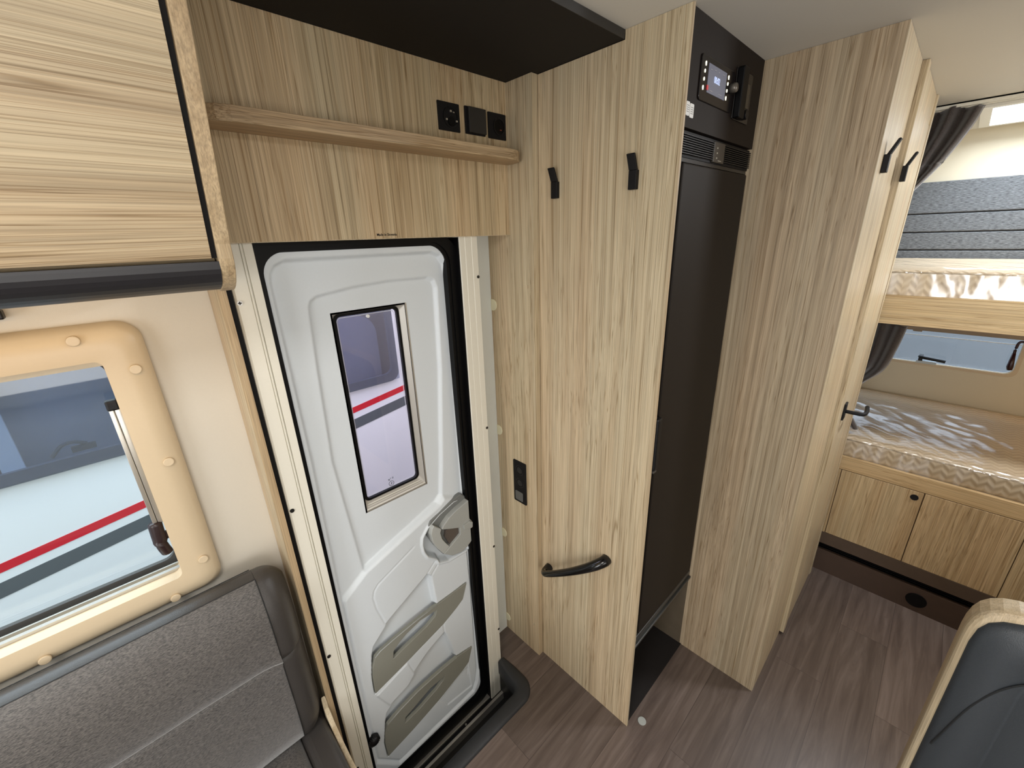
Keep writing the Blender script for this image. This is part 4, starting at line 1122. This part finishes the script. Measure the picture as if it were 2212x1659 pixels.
ob = [(-0.158, 0.0), (-0.156, 0.50), (-0.156, 0.860), (-0.157, 0.880), (-0.160, 0.900), (-0.166, 0.917), (-0.175, 0.930), (-0.188, 0.9400), (-0.205, 0.9465), (-0.235, 0.951), (-0.30, 0.955), (-0.9, 0.955), (-0.9, 0.0)]
mk('wood_shell', [(prism, ob, 'x', 0.950, 1.000)], WP, t, bevel=0.012, seg=4)
pad = [(-0.170, 0.30), (-0.1665, 0.50), (-0.1665, 0.855), (-0.170, 0.888), (-0.178, 0.908), (-0.192, 0.922), (-0.212, 0.931), (-0.245, 0.936), (-0.30, 0.938), (-0.88, 0.938), (-0.88, 0.30)]
bm = bmesh.new()
cy_, cz_ = -0.5, 0.62
rows = []
for sc_, xo in ((1.0, 0.952), (1.0, 0.947), (0.975, 0.938), (0.90, 0.930), (0.80, 0.929), (0.795, 0.932), (0.785, 0.929), (0.6, 0.922), (0.3, 0.918)):
    rows.append([bm.verts.new((xo, cy_ + (a - cy_) * sc_, cz_ + (b - cz_) * sc_)) for a, b in pad])
for a_, b_ in zip(rows, rows[1:]):
    for i in range(len(pad)): bm.faces.new((a_[i], a_[(i + 1) % len(pad)], b_[(i + 1) % len(pad)], b_[i]))
bm.faces.new(rows[-1])
make('leather_pad', bm, CHAIRL, t, smooth=True)
bm = bmesh.new(); tube(bm, spline([(0.9345, -0.165 - 0.01, 0.60), (0.9305, -0.20, 0.75), (0.9275, -0.235, 0.835), (0.9265, -0.29, 0.872), (0.9265, -0.37, 0.885), (0.9265, -0.6, 0.888)], 8), 0.0016, 6)
make('stitching', bm, plain('stitch_dark', (30, 32, 34), 0.7), t)

# small disc lying on the floor
bm = bmesh.new(); prism(bm, circle(0.930, 0.397, 0.0135, 28), 'z', 0.0, 0.0025)
tag(make('floor_disc', bm, plain('grey_disc', (168, 172, 168), 0.5), bevel=0.0005), 'small pale grey round disc lying on the dark floor', 'disc')

# ------------------------------------------------------------------ outside
YN = 1.90
t = thing('parked_motorhome', (0.4, 2.0, -0.9), 'white motorhome with red and grey stripes parked outside the windows', 'vehicle')


def hole_wall(x0, x1, z0, z1, holes):
    S = []; cur = x0
    for (a, b, c, d_) in holes:
        S.append((box, cur, a, YN, YN + 0.03, z0, z1)); S.append((box, a, b, YN, YN + 0.03, z0, c)); S.append((box, a, b, YN, YN + 0.03, d_, z1)); cur = b
    S.append((box, cur, x1, YN, YN + 0.03, z0, z1)); return S


holes = [(-1.40, -0.02, 0.905, 1.50), (0.35, 0.965, 0.905, 1.75)]
mk('body_side', hole_wall(-4.0, 4.5, -0.55, 2.0, holes) + [(box, -4, 4.5, YN, YN + 1.5, 2.0, 2.05)], MBODY, t)
mk('interior', [(box, -1.6, 1.3, 2.16, 2.19, 0.5, 1.9), (box, -1.6, 1.3, YN + .03, 2.16, 0.70, 0.72)], MINT, t)


def zl(x): return 0.690 + (x + 0.093) * 0.1375      # upper edge of the red stripe


def stripe(a, b, off, wd): return [(a, zl(a) - off - wd), (b, zl(b) - off - wd), (b, zl(b) - off), (a, zl(a) - off)]


mk('red_stripe', [(prism, stripe(-4.0, 4.0, 0.0, 0.030), 'y', YN - 0.001, YN)], MRED, t)
mk('grey_stripe', [(prism, stripe(-4.0, 4.0, 0.062, 0.052), 'y', YN - 0.001, YN)], MGREY, t)
for (a, b, c, d_) in holes:
    bm = bmesh.new(); ring(bm, rrect(a - .015, b + .015, c - .02, d_ + .015, 0.05), rrect(a + 0.02, b - 0.02, c + 0.022, d_ - 0.02, 0.04), 'y', YN + 0.004, YN - 0.012)
    wn = make('side_window', bm, MFRM, t)
    mk('pane', [(box, a - .01, b + .01, YN - 0.022, YN - 0.016, c - .012, d_ + .01)], GL_NEI, wn)
bm = bmesh.new(); tube(bm, spline([(-0.275, 1.94, 0.925), (-0.245, 1.94, 0.955), (-0.215, 1.94, 0.960), (-0.185, 1.94, 0.945)], 5), 0.006, 8); box(bm, -0.225, -0.165, 1.932, 1.95, 0.925, 0.943)
make('window_latch', bm, plain('latch_grey', (60, 66, 74), 0.5), t)
mk('blind_pull', [(box, -0.385, -0.335, 1.936, 1.945, 0.90, 1.5)], MINT2, t)
for q_ in ((box, -1.2, -0.40, 2.00, 2.15, 0.72, 1.50), (box, 0.62, 1.2, 2.08, 2.15, 0.72, 1.20)):
    mk('cupboard', [q_], DARKI, t)
mk('seat_shape', [(prism, rrect(0.45, 0.95, 0.80, 1.22, 0.10), 'y', 2.02, 2.07)], plain('pale_int', (150, 150, 158), 0.7), t)
# hall side seen through the rear window
struct(mk('wall_outside', [(box, 5.2, 5.25, -4, 4, -0.95, 1.9)], plain('hall_blue_grey', (138, 140, 141), 0.6, noise_amt=0.1, nscale=3)))
struct(mk('ground', [(box, -8, 9, -6, 8, -1.0, -0.95)], plain('asphalt', (96, 98, 102), 0.9, noise_amt=0.2, nscale=60)))
